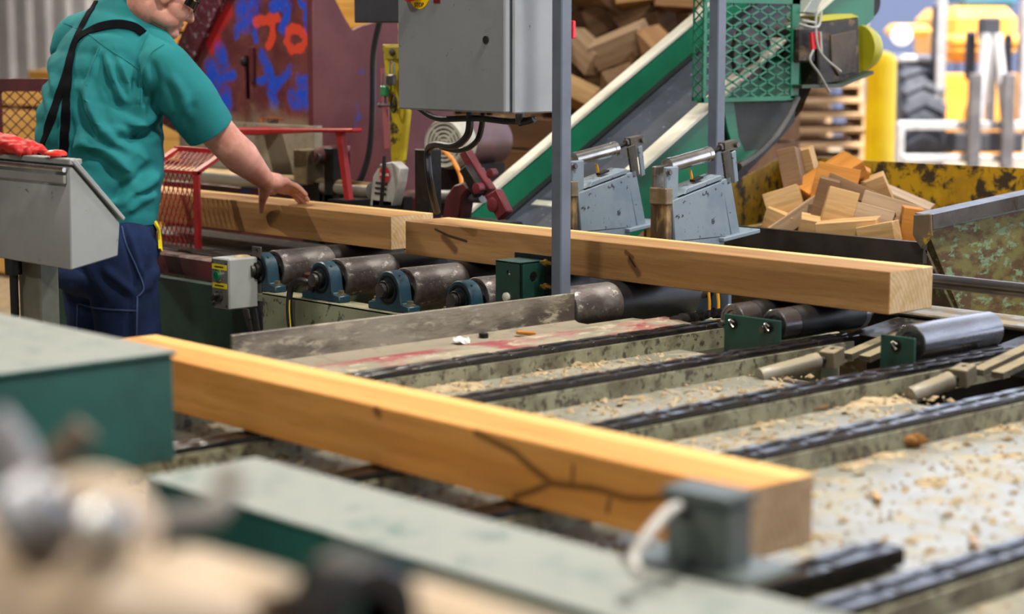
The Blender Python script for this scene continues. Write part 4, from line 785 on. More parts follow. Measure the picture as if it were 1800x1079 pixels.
# drive gearmotor with yellow disc, red tag and straps
dx = gx+.02
def dp(u, v, x=None): return atx(u, v, dx if x is None else x)
dm = thing('drive_gearmotor', 'grimy black conveyor drive unit with a yellow end disc and red tag', 'gearmotor', tuple(dp(1455, 150)))
a, c = dp(1434, 148), dp(1512, 28)
grim = pm('grimy_black', '#2c2824', '#1a1714', .6, .1, 9, spot='#6b5638', sscale=13, slo=.5, shi=.66, dust='#8d8272', damt=.4)
mesh('gear_case', B().prism([dp(1438, 40), dp(1510, 30), dp(1512, 140), dp(1470, 146), dp(1440, 150)], (-.16, 0, 0), .006), grim, dm)
mesh('case_plate', B().prism([dp(1462, 62, dx+.008), dp(1506, 52, dx+.008), dp(1506, 128, dx+.008), dp(1475, 134, dx+.008), dp(1462, 110, dx+.008)], (-.012, 0, 0), .003), pm('grimy_brown', '#4d4133', '#33291f', .6, .2, 8, spot='#1b1713', sscale=12), dm)
mesh('motor_box', B().prism([dp(1402, 48), dp(1434, 48), dp(1434, 110), dp(1402, 110)], (-.12, 0, 0), .008), grim, dm)
mesh('top_bracket', B().prism([dp(1412, 22), dp(1436, -14), dp(1452, -14), dp(1434, 24)], (-.05, 0, 0), .003), pm('grey_bracket', '#8b9189', '#777d75', .5), dm)
q = dp(1514, 85, dx-.06); mesh('yellow_disc', B().lathe(q, (.1, 1, 0), [(-.02, 0), (-.02, .085), (.01, .085), (.04, .07), (.045, 0)], 36), pm('disc_yellow', '#b8b31e', '#a09a18', .45), dm)
mesh('top_strip', B().prism([dp(1440, 28), dp(1498, 24), dp(1510, 30), dp(1442, 38)], (-.15, 0, 0)), pm('disc_yellow', '#b8b31e', None), dm)
mesh('red_tag', B().prism([dp(1426, 57, dx+.03), dp(1440, 55, dx+.03), dp(1442, 86, dx+.03), dp(1428, 88, dx+.03)], (-.012, 0, 0), .002), pm('tag_red', '#c9262e', None, .5, bump=0), dm)
for pts in ([(1436, 20), (1434, 50), (1442, 92), (1478, 126)], [(1430, 88), (1424, 106), (1440, 130), (1458, 162)], [(1404, 42), (1428, 48), (1440, 44), (1444, 20)], [(1442, 56), (1444, 92)], [(1410, 36), (1432, 40)]):
    mesh('strap', B().tube(smooth_path([dp(u, v, dx+.035) for u, v in pts]), .0045, 8), pm('strap_grey', '#a9aaa2', '#8b8d86', .5), dm)
mesh('base_strip', B().bar([dp(1400, 152, dx), dp(1470, 150, dx), dp(1526, 127, dx)], .05, .012), pm('base_green', '#2c3a24', None, .5), dm)
mesh('stay', B().bar([dp(1420, 150, dx-.08), dp(1394, 190, dx-.12), dp(1380, 205, dx-.2)], .06, .03), dark_steel, dm)
# ================================================================ scrap bin with blocks
bn = thing('scrap_bin', 'worn yellow steel scrap bin with dark lips and flaking green side', 'bin', (-3.9, 5.2, 0))
FL, FR, BR, BL = Vector((-4.40, 4.72, .972)), Vector((-3.315, 4.72, .972)), Vector((-3.28, 5.86, 1.125)), Vector((-4.70, 5.76, 1.125))
def wallp(a, c, d, zb, mat, name):
    n = Vector((c.y-a.y, a.x-c.x, 0)).normalized()*d; return mesh(name, B().prism([a, c, Vector((c.x, c.y, zb)), Vector((a.x, a.y, zb))], n), mat, bn)
wallp(BL, BR+Vector((1.0, .07, 0)), -.012, .3, ypaint, 'back_wall')
wallp(BL, Vector((-4.46, 4.75, .93)), .012, .3, ypaint, 'side_wall')
flake = pm('flaking_paint', '#77713c', '#5a4226', .65, 0, 16, lo=.42, hi=.58, spot='#7f9c78', sscale=26, slo=.54, shi=.62, bump=.35, stretch=(1, .6, 1.3))
sl = Vector((0, .42, -.55))
mesh('front_slope', B().prism([FL+Vector((0, .0, -.02)), FR+Vector((0, 0, -.02)), FR+sl, FL+sl], (0, .012, 0)), pm('bin_dark', '#5e4e38', '#40331f', .6, 0, 9, spot='#6f7450', sscale=14, slo=.56, shi=.66), bn)
mesh('front_lip', B().bar([FL+Vector((0, 0, -.028)), FR+Vector((0, 0, -.028))], .02, .062), pm('lip_worn', '#423a33', '#332b24', .45, .4, 8), bn)
S0, S1 = FR+Vector((0, -.01, .055)), Vector((-3.25, 5.9, 1.125))
mesh('side_panel', B().prism([S0+Vector((0, .02, -.02)), S1+Vector((0, 0, -.03)), Vector((-3.27, 5.9, .25)), Vector((-3.34, 5.32, .25)), FR+sl], (-.03, 0, 0)), flake, bn)
dv = (S1-S0).normalized()
mesh('side_lip', B().bar([S0+Vector((0, 0, .012)), S1+Vector((0, 0, .012))], .065, .042), pm('lip_steel', '#565350', '#413c39', .35, .6, 6, spot='#3a2d20', sscale=9, slo=.55, shi=.7), bn)
mesh('lip_end', B().prism([S0+Vector((-.03, -.012, .03)), S0+Vector((.03, -.012, .036)), S0+Vector((.034, -.012, -.03)), S0+Vector((.0, -.012, -.07)), S0+Vector((-.032, -.012, -.03))], (0, .012, 0), .003), pm('lip_rust', '#7b6648', '#5e584e', .5, .3, 8, spot='#c0a13a', sscale=14, slo=.6, shi=.66), bn)
mesh('bin_floor', B().b2((-4.68, 5.1, .25), (-3.3, 5.85, .27)), ypaint, bn)
for x in (-4.3, -3.6): mesh('skid', B().b2((x-.06, 5.0, 0), (x+.06, 5.8, .25)), dark_steel, bn)
mesh('inner_plate', B().prism([Vector((-4.35, 4.95, .9)), Vector((-3.38, 4.95, .9)), Vector((-3.38, 5.75, .9)), Vector((-4.6, 5.7, .9))], (0, 0, .01)), ypaint, bn)
wm = [wood('block_a', '#c7a271', '#a98350', '#7f5d34', 0), wood('block_b', '#bd7f36', '#a66a27', '#7d4c18', 0), wood('block_c', '#b0967a', '#927658', '#6d553c', 0), wood('block_d', '#7d6044', '#694e34', '#4b3622', 0)]
def block(name, p, d, e, m, label, group):
    b = B(); b.box((0, 0, 0), d, None, .0015); o = mesh(name, b, wm[m], loc=tuple(p), world=False, smooth=0); o.rotation_euler = e; return prop(o, label, 'wood block', group)
# (u, v, depth, size, euler degrees, wood, label)
BK = [(1412, 300, 6.55, (.10, .05, .17), (10, -14, 20), 0, 'pale upright offcut block leaning at the top of the bin heap'),
 (1400, 325, 6.45, (.06, .10, .26), (-8, -14, 30), 3, 'long grey-brown offcut standing at the edge of the bin heap'),
 (1458, 305, 6.40, (.20, .12, .05), (15, -30, 60), 1, 'thin tilted honey-coloured slab on top of the bin heap'),
 (1468, 318, 6.30, (.13, .06, .12), (-12, 12, 38), 1, 'amber offcut block facing out near the top of the bin heap'),
 (1503, 315, 6.45, (.05, .06, .12), (8, 24, 40), 1, 'small orange offcut behind the amber block'),
 (1380, 352, 6.35, (.11, .07, .10), (-8, -18, 35), 0, 'cream square-ended offcut by the yellow bin wall'),
 (1372, 385, 6.20, (.09, .07, .09), (5, 20, 15), 0, 'small pale offcut low at the yellow side of the bin'),
 (1408, 368, 6.15, (.26, .04, .05), (0, -36, 42), 2, 'narrow stick lying slanted low in the bin heap'),
 (1444, 362, 6.22, (.06, .10, .20), (0, 14, 38), 3, 'dark brown upright offcut in the middle of the heap'),
 (1462, 372, 6.08, (.07, .09, .16), (0, 18, 35), 1, 'orange-stained offcut leaning in the middle of the heap'),
 (1472, 368, 6.00, (.09, .07, .15), (-6, 14, 42), 0, 'pale rectangular offcut leaning out of the heap front'),
 (1535, 328, 6.42, (.10, .06, .09), (12, -22, 32), 0, 'cream cube-like offcut beyond the dark gap'),
 (1525, 340, 6.28, (.26, .11, .045), (-14, 22, 30), 3, 'flat brown board sloping down the heap'),
 (1525, 378, 6.00, (.15, .09, .08), (-14, 14, 30), 2, 'tan block lying tilted at the heap front'),
 (1580, 372, 6.08, (.24, .12, .09), (-8, 16, 36), 2, 'large flat grey-topped offcut by the bin lip'),
 (1575, 345, 6.50, (.22, .12, .06), (4, 22, 28), 2, 'tan board lying behind the large flat offcut'),
 (1600, 388, 5.95, (.06, .09, .11), (0, 8, 40), 1, 'orange end-grain block touching the bin lip'),
 (1545, 402, 5.85, (.11, .07, .06), (0, -12, 20), 0, 'small pale wedge half sunk at the front lip'),
 (1492, 398, 5.92, (.18, .08, .07), (4, -6, 25), 0, 'pale offcut lying along the front lip'),
 (1428, 396, 6.02, (.08, .08, .08), (10, 10, 40), 0, 'tiny whitish offcut peeping over the front lip'),
 (1560, 398, 6.02, (.16, .10, .10), (0, 14, 22), 3, 'brown offcut buried behind the small pale wedge'),
 (1510, 390, 6.15, (.30, .14, .12), (0, 5, 30), 3, 'big dark offcut at the bottom of the heap'),
 (1440, 400, 6.20, (.30, .16, .12), (0, -5, 10), 3, 'big brown offcut at the bottom of the heap by the yellow wall')]
for u, v, dd, sz, e, m, lab in BK: block('wood_block', atd(u, v+9, dd+.06+(.14 if v > 362 else 0)), tuple(x*1.08 for x in sz), tuple(R(a) for a in e), m, lab, 'offcut blocks in the scrap bin')
# ================================================================ heap of offcuts in a wooden crate behind the conveyor
HX0, HX1, HY0, HY1 = -8.45, -6.17, 6.12, 7.65
hc = thing('wooden_crate', 'brown wooden crate overflowing with offcuts behind the green conveyor', 'crate', (-7.3, 6.9, 0))
cw = wood('crate_wood', '#7a5638', '#64452b', '#46301c', 0)
for i in range(8):
    mesh('front_board', B().b2((HX0, HY0-.03, .02+i*.15), (HX1, HY0, .16+i*.15), .003), cw, hc); mesh('side_board', B().b2((HX1, HY0, .02+i*.15), (HX1+.03, HY1, .16+i*.15), .003), cw, hc); mesh('side_board', B().b2((HX0-.03, HY0, .02+i*.15), (HX0, HY1, .16+i*.15), .003), cw, hc)
for i in range(15): mesh('back_board', B().b2((HX0, HY1, .02+i*.15), (HX1, HY1+.03, .16+i*.15), .003), cw, hc)
mesh('inner_floor', B().b2((HX0, HY0, .95), (HX1, HY1, .98)), cw, hc)
hw = [wood('heap_a', '#c7a271', '#a98350', '#7f5d34', 0), wood('heap_b', '#a5805a', '#8c6844', '#664a2e', 0), wood('heap_c', '#b0967a', '#927658', '#6d553c', 0), wood('heap_d', '#7d6044', '#694e34', '#4b3622', 0)]
random.seed(21); tone = ['honey', 'brown', 'greyish', 'dark']
pos = ['at the crate front', 'low in the heap', 'in mid heap', 'high in the heap', 'near the heap top', 'on top']
def heap(p, s, e, m, lab):
    o = block('wood_block', p, s, e, 0, lab, 'offcuts heaped in the brown crate'); o.data.materials[0] = hw[m]
for row in range(6):
    for k in range(11):
        x = HX0+.12+k*.205+random.uniform(-.04, .04); y = HY0+.12+row*.22+random.uniform(-.04, .04); z = 1.06+row*.24+random.uniform(-.03, .04)
        s = (random.uniform(.18, .30), random.uniform(.12, .17), random.uniform(.10, .16)); e = (random.uniform(-.5, .5), random.uniform(-.7, .7), random.uniform(-.8, 1.2)); m = random.choice((1, 2, 1, 0, 2, 3))
        lg = 'long' if s[0] > .24 else 'short'; tl = 'steeply tilted' if abs(e[1]) > .4 else 'tilted' if abs(e[1]) > .18 else 'lying flat'
        heap((x, y, z), s, e, m, f'{lg} {tone[m]} offcut {tl} {pos[row]} in the brown crate')
        th = 'thick' if s[2] > .13 else 'thin'
        heap((x+.05, y+.12, z-.12), (s[0]*1.1, s[1]*1.1, s[2]*1.2), (e[1], e[0], e[2]+1), 3, f'{lg} {th} dark offcut wedged {pos[row]} in the brown crate')
random.seed(5)
# ================================================================ stacks of lumber
def lumber(name, label, x0, x1, y, z0, layers, rows, bw, bh, mat):
    t = thing(name, label, 'lumber stack', ((x0+x1)/2, y, 0)); z = z0
    for i in range(layers):
        if i % 2 == 0:
            for k in range(3): xs = x0+.1+(x1-x0-.2)*k/2; mesh('sticker', B().b2((xs-.03, y, z), (xs+.03, y+rows*(bw+.01), z+.03)), cw, t)
            z += .03
        for j in range(rows): mesh('board', B().b2((x0+random.uniform(-.02, .02), y+j*(bw+.01), z), (x1+random.uniform(-.02, .02), y+j*(bw+.01)+bw, z+bh-.004), .003), mat, t)
        z += bh
    return t
lw = wood('lumber_tan', '#d8ad63', '#c99a50', '#a67a3a', 0); lw2 = wood('lumber_gold', '#c79a4c', '#b3853a', '#8d652a', 0)
lumber('lumber_stack', 'stack of golden boards seen through the dark red mesh screen', -14.0, -8.9, 6.2, .0, 9, 3, .2, .125, lw)
lumber('lumber_stack', 'tall stack of golden boards seen above the saw housing', -11.4, -8.75, 7.3, .0, 15, 3, .2, .145, lw2)
lumber('lumber_stack', 'stack of thick golden timbers against the ribbed wall', aty(48, 120, 9.2).x, -14.2, 9.2, .0, 6, 3, .22, .20, lw2)
# ================================================================ pallets, bollard, loader outside, neighbour building
p0 = atd(1378, 285, 16.2); PR = YAW
def pmesh(name, lo, hi):
    return mesh(name, B().b2(lo, hi, .003), pallet_w, world=False)
proto = thing('pallet', 'x', 'pallet', (0, 0, 0), 'pallets stacked by the yellow bollard')
for k in range(7): pmesh('top_slat', (-.6, -.5+k*.152, .100), (.6, -.5+k*.152+.09, .120)).parent = proto
for k in range(3): pmesh('stringer', (-.6+k*.58, -.5, .020), (-.6+k*.58+.04, .5, .100)).parent = proto
for k in range(3): pmesh('bottom_slat', (-.6, -.5+k*.45, 0), (.6, -.5+k*.45+.1, .020)).parent = proto
ordn = ['lowest', 'second', 'third', 'fourth', 'fifth', 'sixth', 'seventh', 'eighth', 'ninth', 'tenth', 'eleventh', 'twelfth', 'thirteenth', 'fourteenth', 'fifteenth', 'topmost']
for i in range(16):
    o = proto if i == 0 else copy_tree(proto)
    o.location = (p0.x+random.uniform(-.03, .03), p0.y+random.uniform(-.03, .03), i*.1205); o.rotation_euler = (0, 0, PR+random.uniform(-.04, .04))
    o['label'] = f'pale wooden pallet, {ordn[i]}{" from the ground" if 0 < i < 15 else ""} in the stack beside the yellow bollard'
for i in range(16):  # stack added behind to block daylight in the front stack's gaps
    o = copy_tree(proto); o.location = (p0.x+FW.x*1.3, p0.y+FW.y*1.3, i*.1205); o.rotation_euler = (0, 0, PR+R(90)+random.uniform(-.03, .03))
    o['label'] = f'added backing pallet turned crosswise, {ordn[i]}{" from the ground" if 0 < i < 15 else ""}, in the stack behind the front pallets'; o['group'] = 'pallets added crosswise behind the front stack'
q = atd(1545, 290, 14.6); zt = atd(1545, 97, 14.6).z
bo = thing('bollard', 'tall bright yellow safety bollard with a rounded top', 'bollard', (q.x, q.y, 0))
mesh('pipe', B().cyl((q.x, q.y, 0), (q.x, q.y, zt-.05), .113, n=36), yellow, bo)
mesh('domed_top', B().lathe((q.x, q.y, zt-.05), (0, 0, 1), [(0, .113), (.03, .107), (.06, .085), (.08, .04), (.085, 0)], 36), yellow, bo)
mesh('base_ring', B().cyl((q.x, q.y, 0), (q.x, q.y, .02), .16, n=32), concrete, bo)
LD = 18.5
def lp(u, v, d=LD): return atd(u, v, d)
ld = thing('wheel_loader', 'yellow-orange wheel loader with grey mast and forks parked outside in daylight', 'loader', (lp(1700, 300).x, lp(1700, 300).y, 0))
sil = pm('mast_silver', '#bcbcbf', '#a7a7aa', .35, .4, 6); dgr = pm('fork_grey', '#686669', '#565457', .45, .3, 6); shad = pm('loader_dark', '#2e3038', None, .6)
def lbox(u0, v0, u1, v1, d, th, mat, name, bev=.02):
    a, c = lp(u0, v1, d), lp(u1, v0, d); w = (u1-u0)/FPX*d; h = (v1-v0)/FPX*d; ce = (a+c)/2+FW*th/2
    fwd = Vector((FW.x, FW.y, 0)).normalized(); M_ = Matrix((RT, fwd, Vector((0, 0, 1)))).transposed()
    return mesh(name, B().box((ce.x, ce.y, (a.z+c.z)/2), (w, th, h), M_, bev), mat, ld)
fwd = Vector((FW.x, FW.y, 0)).normalized()
def tyre(u, v, rpx, d, w):
    c = lp(u, v, d); r = rpx/FPX*d; b = B(); b.lathe(c+RT*(-w/2), RT, [(0, r*.55), (0, r*.92), (.05, r), (w-.05, r), (w, r*.92), (w, r*.55), (w-.06, r*.5), (w-.06, 0)], 40); t = mesh('tyre', b, rubber, ld)
    for i in range(22):
        a = 2*math.pi*i/22; dr = fwd*math.cos(a)+Vector((0, 0, 1))*math.sin(a)
        for s in (-1, 1):
            q = c+dr*(r+.012)+RT*s*w*.24; tg = fwd*-math.sin(a)+Vector((0, 0, 1))*math.cos(a); M_ = Matrix(((RT+tg*s*.5).normalized(), dr, (RT+tg*s*.5).normalized().cross(dr))).transposed(); mesh('tread_lug', B().box(q, (w*.5, .05, .07), M_), rubber, t)
    mesh('hub', B().cyl(c+RT*(-w/2-.02), c+RT*(w/2), r*.45, n=24), loadery, t)
tyre(1602, 215, 112, LD+.4, .42); tyre(1885, 215, 112, LD+.4, .42)
lbox(1570, 96, 1640, 112, LD-.0, 1.2, sil, 'fender', .03)
lbox(1640, 130, 1800, 285, LD+.5, .5, loadery, 'front_frame'); lbox(1660, 12, 1792, 110, LD+1.2, 1.6, loadery, 'hood', .12); lbox(1668, 60, 1800, 86, LD+.3, .3, loadery, 'lift_arm_bar', .05)
lbox(1562, 42, 1640, 66, LD+.6, .3, loadery, 'side_arm', .06)
lbox(1690, -60, 1790, 12, LD+2.2, 1.2, pm('cab_glass', '#3c6f8a', None, .1, bump=0), 'cab', .05)
for u0 in (1646, 1795): lbox(u0, -20, u0+17, 215, LD-.25, .14, sil, 'mast_rail', .01)
lbox(1640, 10, 1648, 205, LD-.2, .12, shad, 'mast_rail'); 
lbox(1580, 213, 1830, 228, LD-.45, .12, sil, 'carriage_bar', .01); lbox(1586, 272, 1830, 286, LD-.45, .12, sil, 'carriage_bar', .01); lbox(1578, 215, 1590, 290, LD-.45, .12, sil, 'carriage_side', .01)
for u0 in (1703, 1762):
    f = lbox(u0, 130, u0+22, 520 if False else 300, LD-.6, .09, dgr, 'fork', .01)
    a = lp(u0+11, 297, LD-.6); M_ = Matrix((RT, fwd, Vector((0, 0, 1)))).transposed(); mesh('fork_tine', B().box((a.x-fwd.x*.6, a.y-fwd.y*.6, a.z), (.12, 1.25, .05), M_, .01), dgr, f)
lbox(1726, 30, 1760, 70, LD-.4, .2, shad, 'lift_cylinder_head', .02)
for u0, u1 in ((1733, 1720), (1752, 1768)): a, c = lp(u0, 60, LD-.45), lp(u1, 210, LD-.5); mesh('lift_cylinder', B().cyl(a, c, .05, n=16), sil, ld)
lbox(1737, 70, 1751, 212, LD-.42, .1, sil, 'centre_rail', .01)
lbox(1700, 55, 1716, 140, LD-.1, .12, shad, 'hose_bundle'); lbox(1768, 60, 1780, 130, LD-.1, .12, shad, 'hose_bundle')
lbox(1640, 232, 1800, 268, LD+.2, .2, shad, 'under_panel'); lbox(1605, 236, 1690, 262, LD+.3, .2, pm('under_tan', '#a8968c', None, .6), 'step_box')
a, c = lp(1575, 70, LD+.9), lp(1575, 70, LD+.9); mesh('work_light', B().lathe(lp(1585, 62, LD-.1), -fwd, [(-.1, 0), (-.08, .09), (0, .1), (.01, .08), (.01, 0)], 24), pm('lamp_white', '#f6f6ff', None, .2, bump=0), ld)
t = thing('neighbour_building', 'pale blue-grey building wall standing far outside behind the loader', 'building', (lp(1650, 300, 30).x, lp(1650, 300, 30).y, 0))
M_ = Matrix((RT, fwd, Vector((0, 0, 1)))).transposed(); q = lp(1560, 300, 32)
mesh('wall', B().box((q.x+fwd.x*.2, q.y+fwd.y*.2, 3.0), (16, .4, 6.0), M_), pm('outer_wall', '#3f4a68', '#38425e', .6, 0, 1, bump=0), t)
for k in range(5): c = q+RT*(-4+k*2.0)-fwd*.02; mesh('dock_panel', B().box((c.x, c.y, 1.6), (1.8, .06, 3.0), M_, .01), pm('dock_panel', '#46526f', None, .5, bump=0), t)
# ================================================================ foreground: green cabinet, long green housing, feed rolls
fgg = pm('foreground_green', '#1f5a50', '#1a4b44', .45, 0, 4, spot='#163832', sscale=7, slo=.6, shi=.75, bump=.05)
fgt = pm('mottled_green_top', '#1f5a50', '#1a4b44', .28, 0, 4, bump=.03, dust='#8e9189', damt=.7, spec=.8)  # green with grey mottling on upward faces
C0 = atd(305, 620, 2.95)
gc = thing('green_cabinet', 'green steel cabinet with a pale mottled top beside the orange-brown beam', 'cabinet', (C0.x-.3, C0.y-.4, 0))
zlow = atd(305, 815, 2.95).z
mesh('box', B().b2((C0.x-.75, C0.y-.9, zlow), (C0.x, C0.y, C0.z-.004), .004), fgg, gc)
mesh('top_plate', B().b2((C0.x-.755, C0.y-.905, C0.z-.004), (C0.x+.004, C0.y+.004, C0.z+.004), .002), fgt, gc)
mesh('pedestal', B().b2((C0.x-.7, C0.y-.9, 0), (C0.x-.01, C0.y-.105, zlow), .004), fgg, gc)
HZ = .985
h0, h1, hb = atz(255, 842, HZ), atz(1000, 1042, HZ), atz(420, 800, HZ)
gh = thing('green_housing', 'long low green housing with a pale mottled top in front of the chain ends', 'housing', (-1.6, 1.4, 0))
mesh('housing_body', B().b2((h0.x, h0.y+.004, .55), (-.55, hb.y, HZ-.004), .003), fgg, gh)
mesh('top_plate', B().b2((h0.x-.004, h0.y, HZ-.004), (-.55, hb.y+.004, HZ+.003), .002), fgt, gh)
for x in (h0.x+.1, -.7): mesh('leg', B().b2((x-.04, h0.y+.03, 0), (x+.04, h0.y+.11, .55)), fgg, gh)
a = atz(250, 900, .80)
prop(mesh('wood_post', B().b2((a.x-.03, a.y-.02, 0), (a.x+.02, a.y+.05, a.z), .003), lw2, loc=(a.x, a.y, 0)), 'narrow golden wooden post in the gap between cabinet and housing', 'post')
# grey bracket with a wire loop on the housing edge
a = atd(1245, 930, 2.12)
fb = thing('stop_bracket', 'blurred grey steel stop bracket in front of the end of the orange-brown beam', 'bracket', (a.x, a.y, HZ))
w_ = 62/FPX*2.12
zt = atd(1245, 872, 2.12).z
mesh('block', B().box((a.x, a.y, (HZ+zt)/2-.02), (.085, .055, zt-HZ+.04), rot(0, 0, R(4)), .008), pm('bracket_grey', '#5f6763', '#4d5451', .4, .3, 6), fb)
mesh('top_cap', B().box((a.x, a.y, zt+.004), (.09, .06, .012), rot(0, 0, R(4)), .003), MATS['bracket_grey'], fb)
mesh('black_disc', B().cyl(atd(1208, 905, 2.05), atd(1208, 905, 2.08), .008, n=16), black_rubber, fb)  # plain black disc on the bracket
mesh('foot', B().box((a.x, a.y, HZ+.006), (.17, .1, .008), rot(0, 0, R(4)), .002), MATS['bracket_grey'], fb)
wl = smooth_path([atd(1192, 890, 2.08), atd(1168, 905, 2.05), atd(1135, 945, 2.02), atd(1112, 985, 2.0), atd(1125, 1010, 1.98)])
mesh('wire_loop', B().tube(wl, .0065, 10), pm('wire_pale', '#b9b4aa', None, .4), fb)
# feed roll assembly closest to the lens
tan = pm('tan_casting', '#bba78f', '#ab957b', .5, 0, 5, bump=.1, dust='#c4ab8c', damt=.5)
fr = thing('feed_roll_unit', 'blurred tan gear casing with round bosses before the green cabinet', 'gear unit', tuple(atd(150, 1050, 1.05)))
def fp_(u, v, d): return atd(u, v, d)
b = B(); b.lathe(fp_(140, 955, 1.1)+FW*.06, -FW, [(0, 0), (0, .036), (.03, .040), (.05, .038), (.06, .028), (.064, 0)], 36)
mesh('round_boss', b, tan, fr)
mesh('polished_cap', B().lathe(fp_(182, 920, 1.04), -FW+UP*.45, [(-.03, .014), (0, .014), (.006, .010), (.007, 0)], 24), chrome, fr)
mesh('polished_cap', B().lathe(fp_(52, 895, 1.04), -FW+UP*.45, [(-.04, .021), (0, .021), (.008, .015), (.009, 0)], 24), pm('cap_steel', '#8f8f92', '#7a7a7d', .3, .7, 5), fr)
bm = B(); bm.ball(fp_(110, 1090, 1.08), (.085, .06, .045), rot(0, 0, YAW), 3).ball(fp_(270, 1090, 1.1), (.06, .05, .032), rot(0, 0, YAW), 3).ball(fp_(60, 985, 1.12), (.045, .05, .04), None, 3).ball(fp_(120, 930, 1.16), (.03, .04, .03), None, 3)
mesh('gear_case', remesh(bm.bm, .006, 3), tan, fr, smooth=80)
mesh('grip', B().tube([fp_(70, 850, 1.35), fp_(110, 800, 1.35), fp_(150, 752, 1.35)], [.012, .012, .010], 14), pm('grip_brown', '#7c7060', '#6b6052', .6, spec=.2), fr)
mesh('grip', B().tube([fp_(-20, 740, 1.15), fp_(20, 790, 1.15), fp_(40, 860, 1.15)], [.013, .014, .015], 14), pm('grip_grey', '#8d8c8f', '#79787b', .4), fr)
mesh('lever_rod', B().tube(smooth_path([fp_(225, 925, 1.2), fp_(300, 918, 1.25), fp_(365, 905, 1.3), fp_(395, 872, 1.35), fp_(404, 842, 1.38)]), .011, 14), pm('rod_grey', '#6d675c', '#5c574d', .6, 0, 6, spec=.2), fr)
mesh('mount_post', B().box(fp_(120, 1240, 1.1)-Vector((0, 0, .42)), (.10, .10, .9)), fgg, fr)
f2 = thing('feed_roll', 'blurred tan feed roll with a black rim in front of the long green housing', 'roller', tuple(fp_(560, 1079, 1.15)))
ax = (Vector((1, 0, 0))).normalized()
c_ = fp_(470, 1165, 1.15)
mesh('roll', B().lathe(c_-ax*.10, ax, [(0, 0), (0, .046), (.006, .052), (.075, .054), (.10, .054), (.11, .046), (.11, 0)], 40), tan, f2)
mesh('black_rim', B().lathe(fp_(606, 1085, 1.15)-ax*.01, ax, [(0, .02), (0, .038), (.006, .041), (.03, .041), (.036, .036), (.036, .02)], 40), black_rubber, f2)
mesh('roll', B().lathe(fp_(860, 1195, 1.2)-ax*.09, ax, [(0, 0), (0, .04), (.01, .048), (.16, .048), (.17, .04), (.17, 0)], 40), tan, f2)
mesh('axle', B().cyl(c_-ax*.2, fp_(860, 1195, 1.2)+ax*.2, .016, n=20), steel, f2)
mesh('stand', B().b2((c_.x-.18, c_.y-.04, 0), (c_.x-.12, c_.y+.04, c_.z)).b2((c_.x+.42, c_.y-.04, 0), (c_.x+.48, c_.y+.04, c_.z-.02)), fgg, f2)
# ================================================================ the worker
PH = R(8); Rp = Vector((math.cos(PH), -math.sin(PH), 0)); Fp = Vector((math.sin(PH), math.cos(PH), 0)); Zv = Vector((0, 0, 1))
Mp = Matrix((Rp, Fp, Zv)).transposed()
hip = atd(186, 425, 5.90)
pw = thing('person', 'worker in teal short-sleeved shirt, black suspenders and navy jeans guiding the timber', 'person', (hip.x, hip.y, 0))
S_R, S_L = atd(286, 122, 5.80), atd(142, 82, 6.06)
EL, WR = atd(400, 252, 5.93), atd(466, 317, 6.13)
NK = atd(236, 30, 5.92)
HC = atd(286, -11, 5.86)
fh = Vector((FW.x, FW.y, 0)).normalized(); hz_ = (RT*math.cos(R(22))+fh*math.sin(R(22))).normalized()
hf = (hz_*math.cos(R(24))-Zv*math.sin(R(24))).normalized(); hu = (Zv*math.cos(R(24))+hz_*math.sin(R(24))).normalized(); hr = hf.cross(hu).normalized()
Mh = Matrix((hf, hr, hu)).transposed()
def hp(f, r, u): return HC+hf*f+hr*r+hu*u
b = B()
b.ball(hp(-.012, 0, .032), (.100, .079, .100), Mh, 3).ball(hp(.03, 0, -.042), (.060, .060, .074), Mh, 3).ball(hp(.066, 0, -.097), (.026, .030, .022), Mh, 3)
b.limb([hp(.084, 0, .006), hp(.106, 0, -.036)], [.010, .0135]).ball(hp(.094, .011, -.040), .009).ball(hp(.094, -.011, -.040), .009)
b.ball(hp(.074, 0, .028), (.024, .056, .013), Mh, 3)
for s in (-1, 1):
    b.ball(hp(.044, s*.030, -.026), (.046, .040, .05), Mh, 3).ball(hp(-.005, s*.079, -.006), (.022, .009, .033), Mh).ball(hp(-.002, s*.083, -.006), (.012, .006, .02), Mh).ball(hp(.022, s*.040, -.066), (.05, .026, .03), Mh, 3).ball(hp(.078, s*.031, .004), (.012, .015, .010), Mh)
b.ball(hp(.086, 0, -.062), (.011, .025, .007), Mh).ball(hp(.084, 0, -.075), (.011, .022, .007), Mh)
b.limb([hp(-.03, 0, -.05), NK+Zv*-.02], [.064, .068])
chestc = atd(196, 160, 5.92); b.limb([NK, chestc], [.07, .12]); b.limb([chestc, hip+Zv*.05], [.12, .12])
b.limb([NK+Zv*-.05, S_R], [.05, .058]); b.limb([NK+Zv*-.05, S_L], [.05, .058])
b.limb([S_R, atd(345, 190, 5.87), EL], [.062, .060, .054])
b.limb([EL, EL+(WR-EL)*.35, EL+(WR-EL)*.75, WR], [.054, .056, .040, .031])
LE = S_L+Fp*.06+Zv*-.28+Rp*-.02; LW = LE+Fp*.10+Zv*-.20+Rp*-.10
b.limb([S_L, LE], [.06, .048]); b.limb([LE, LE+(LW-LE)*.4, LW], [.048, .046, .03])
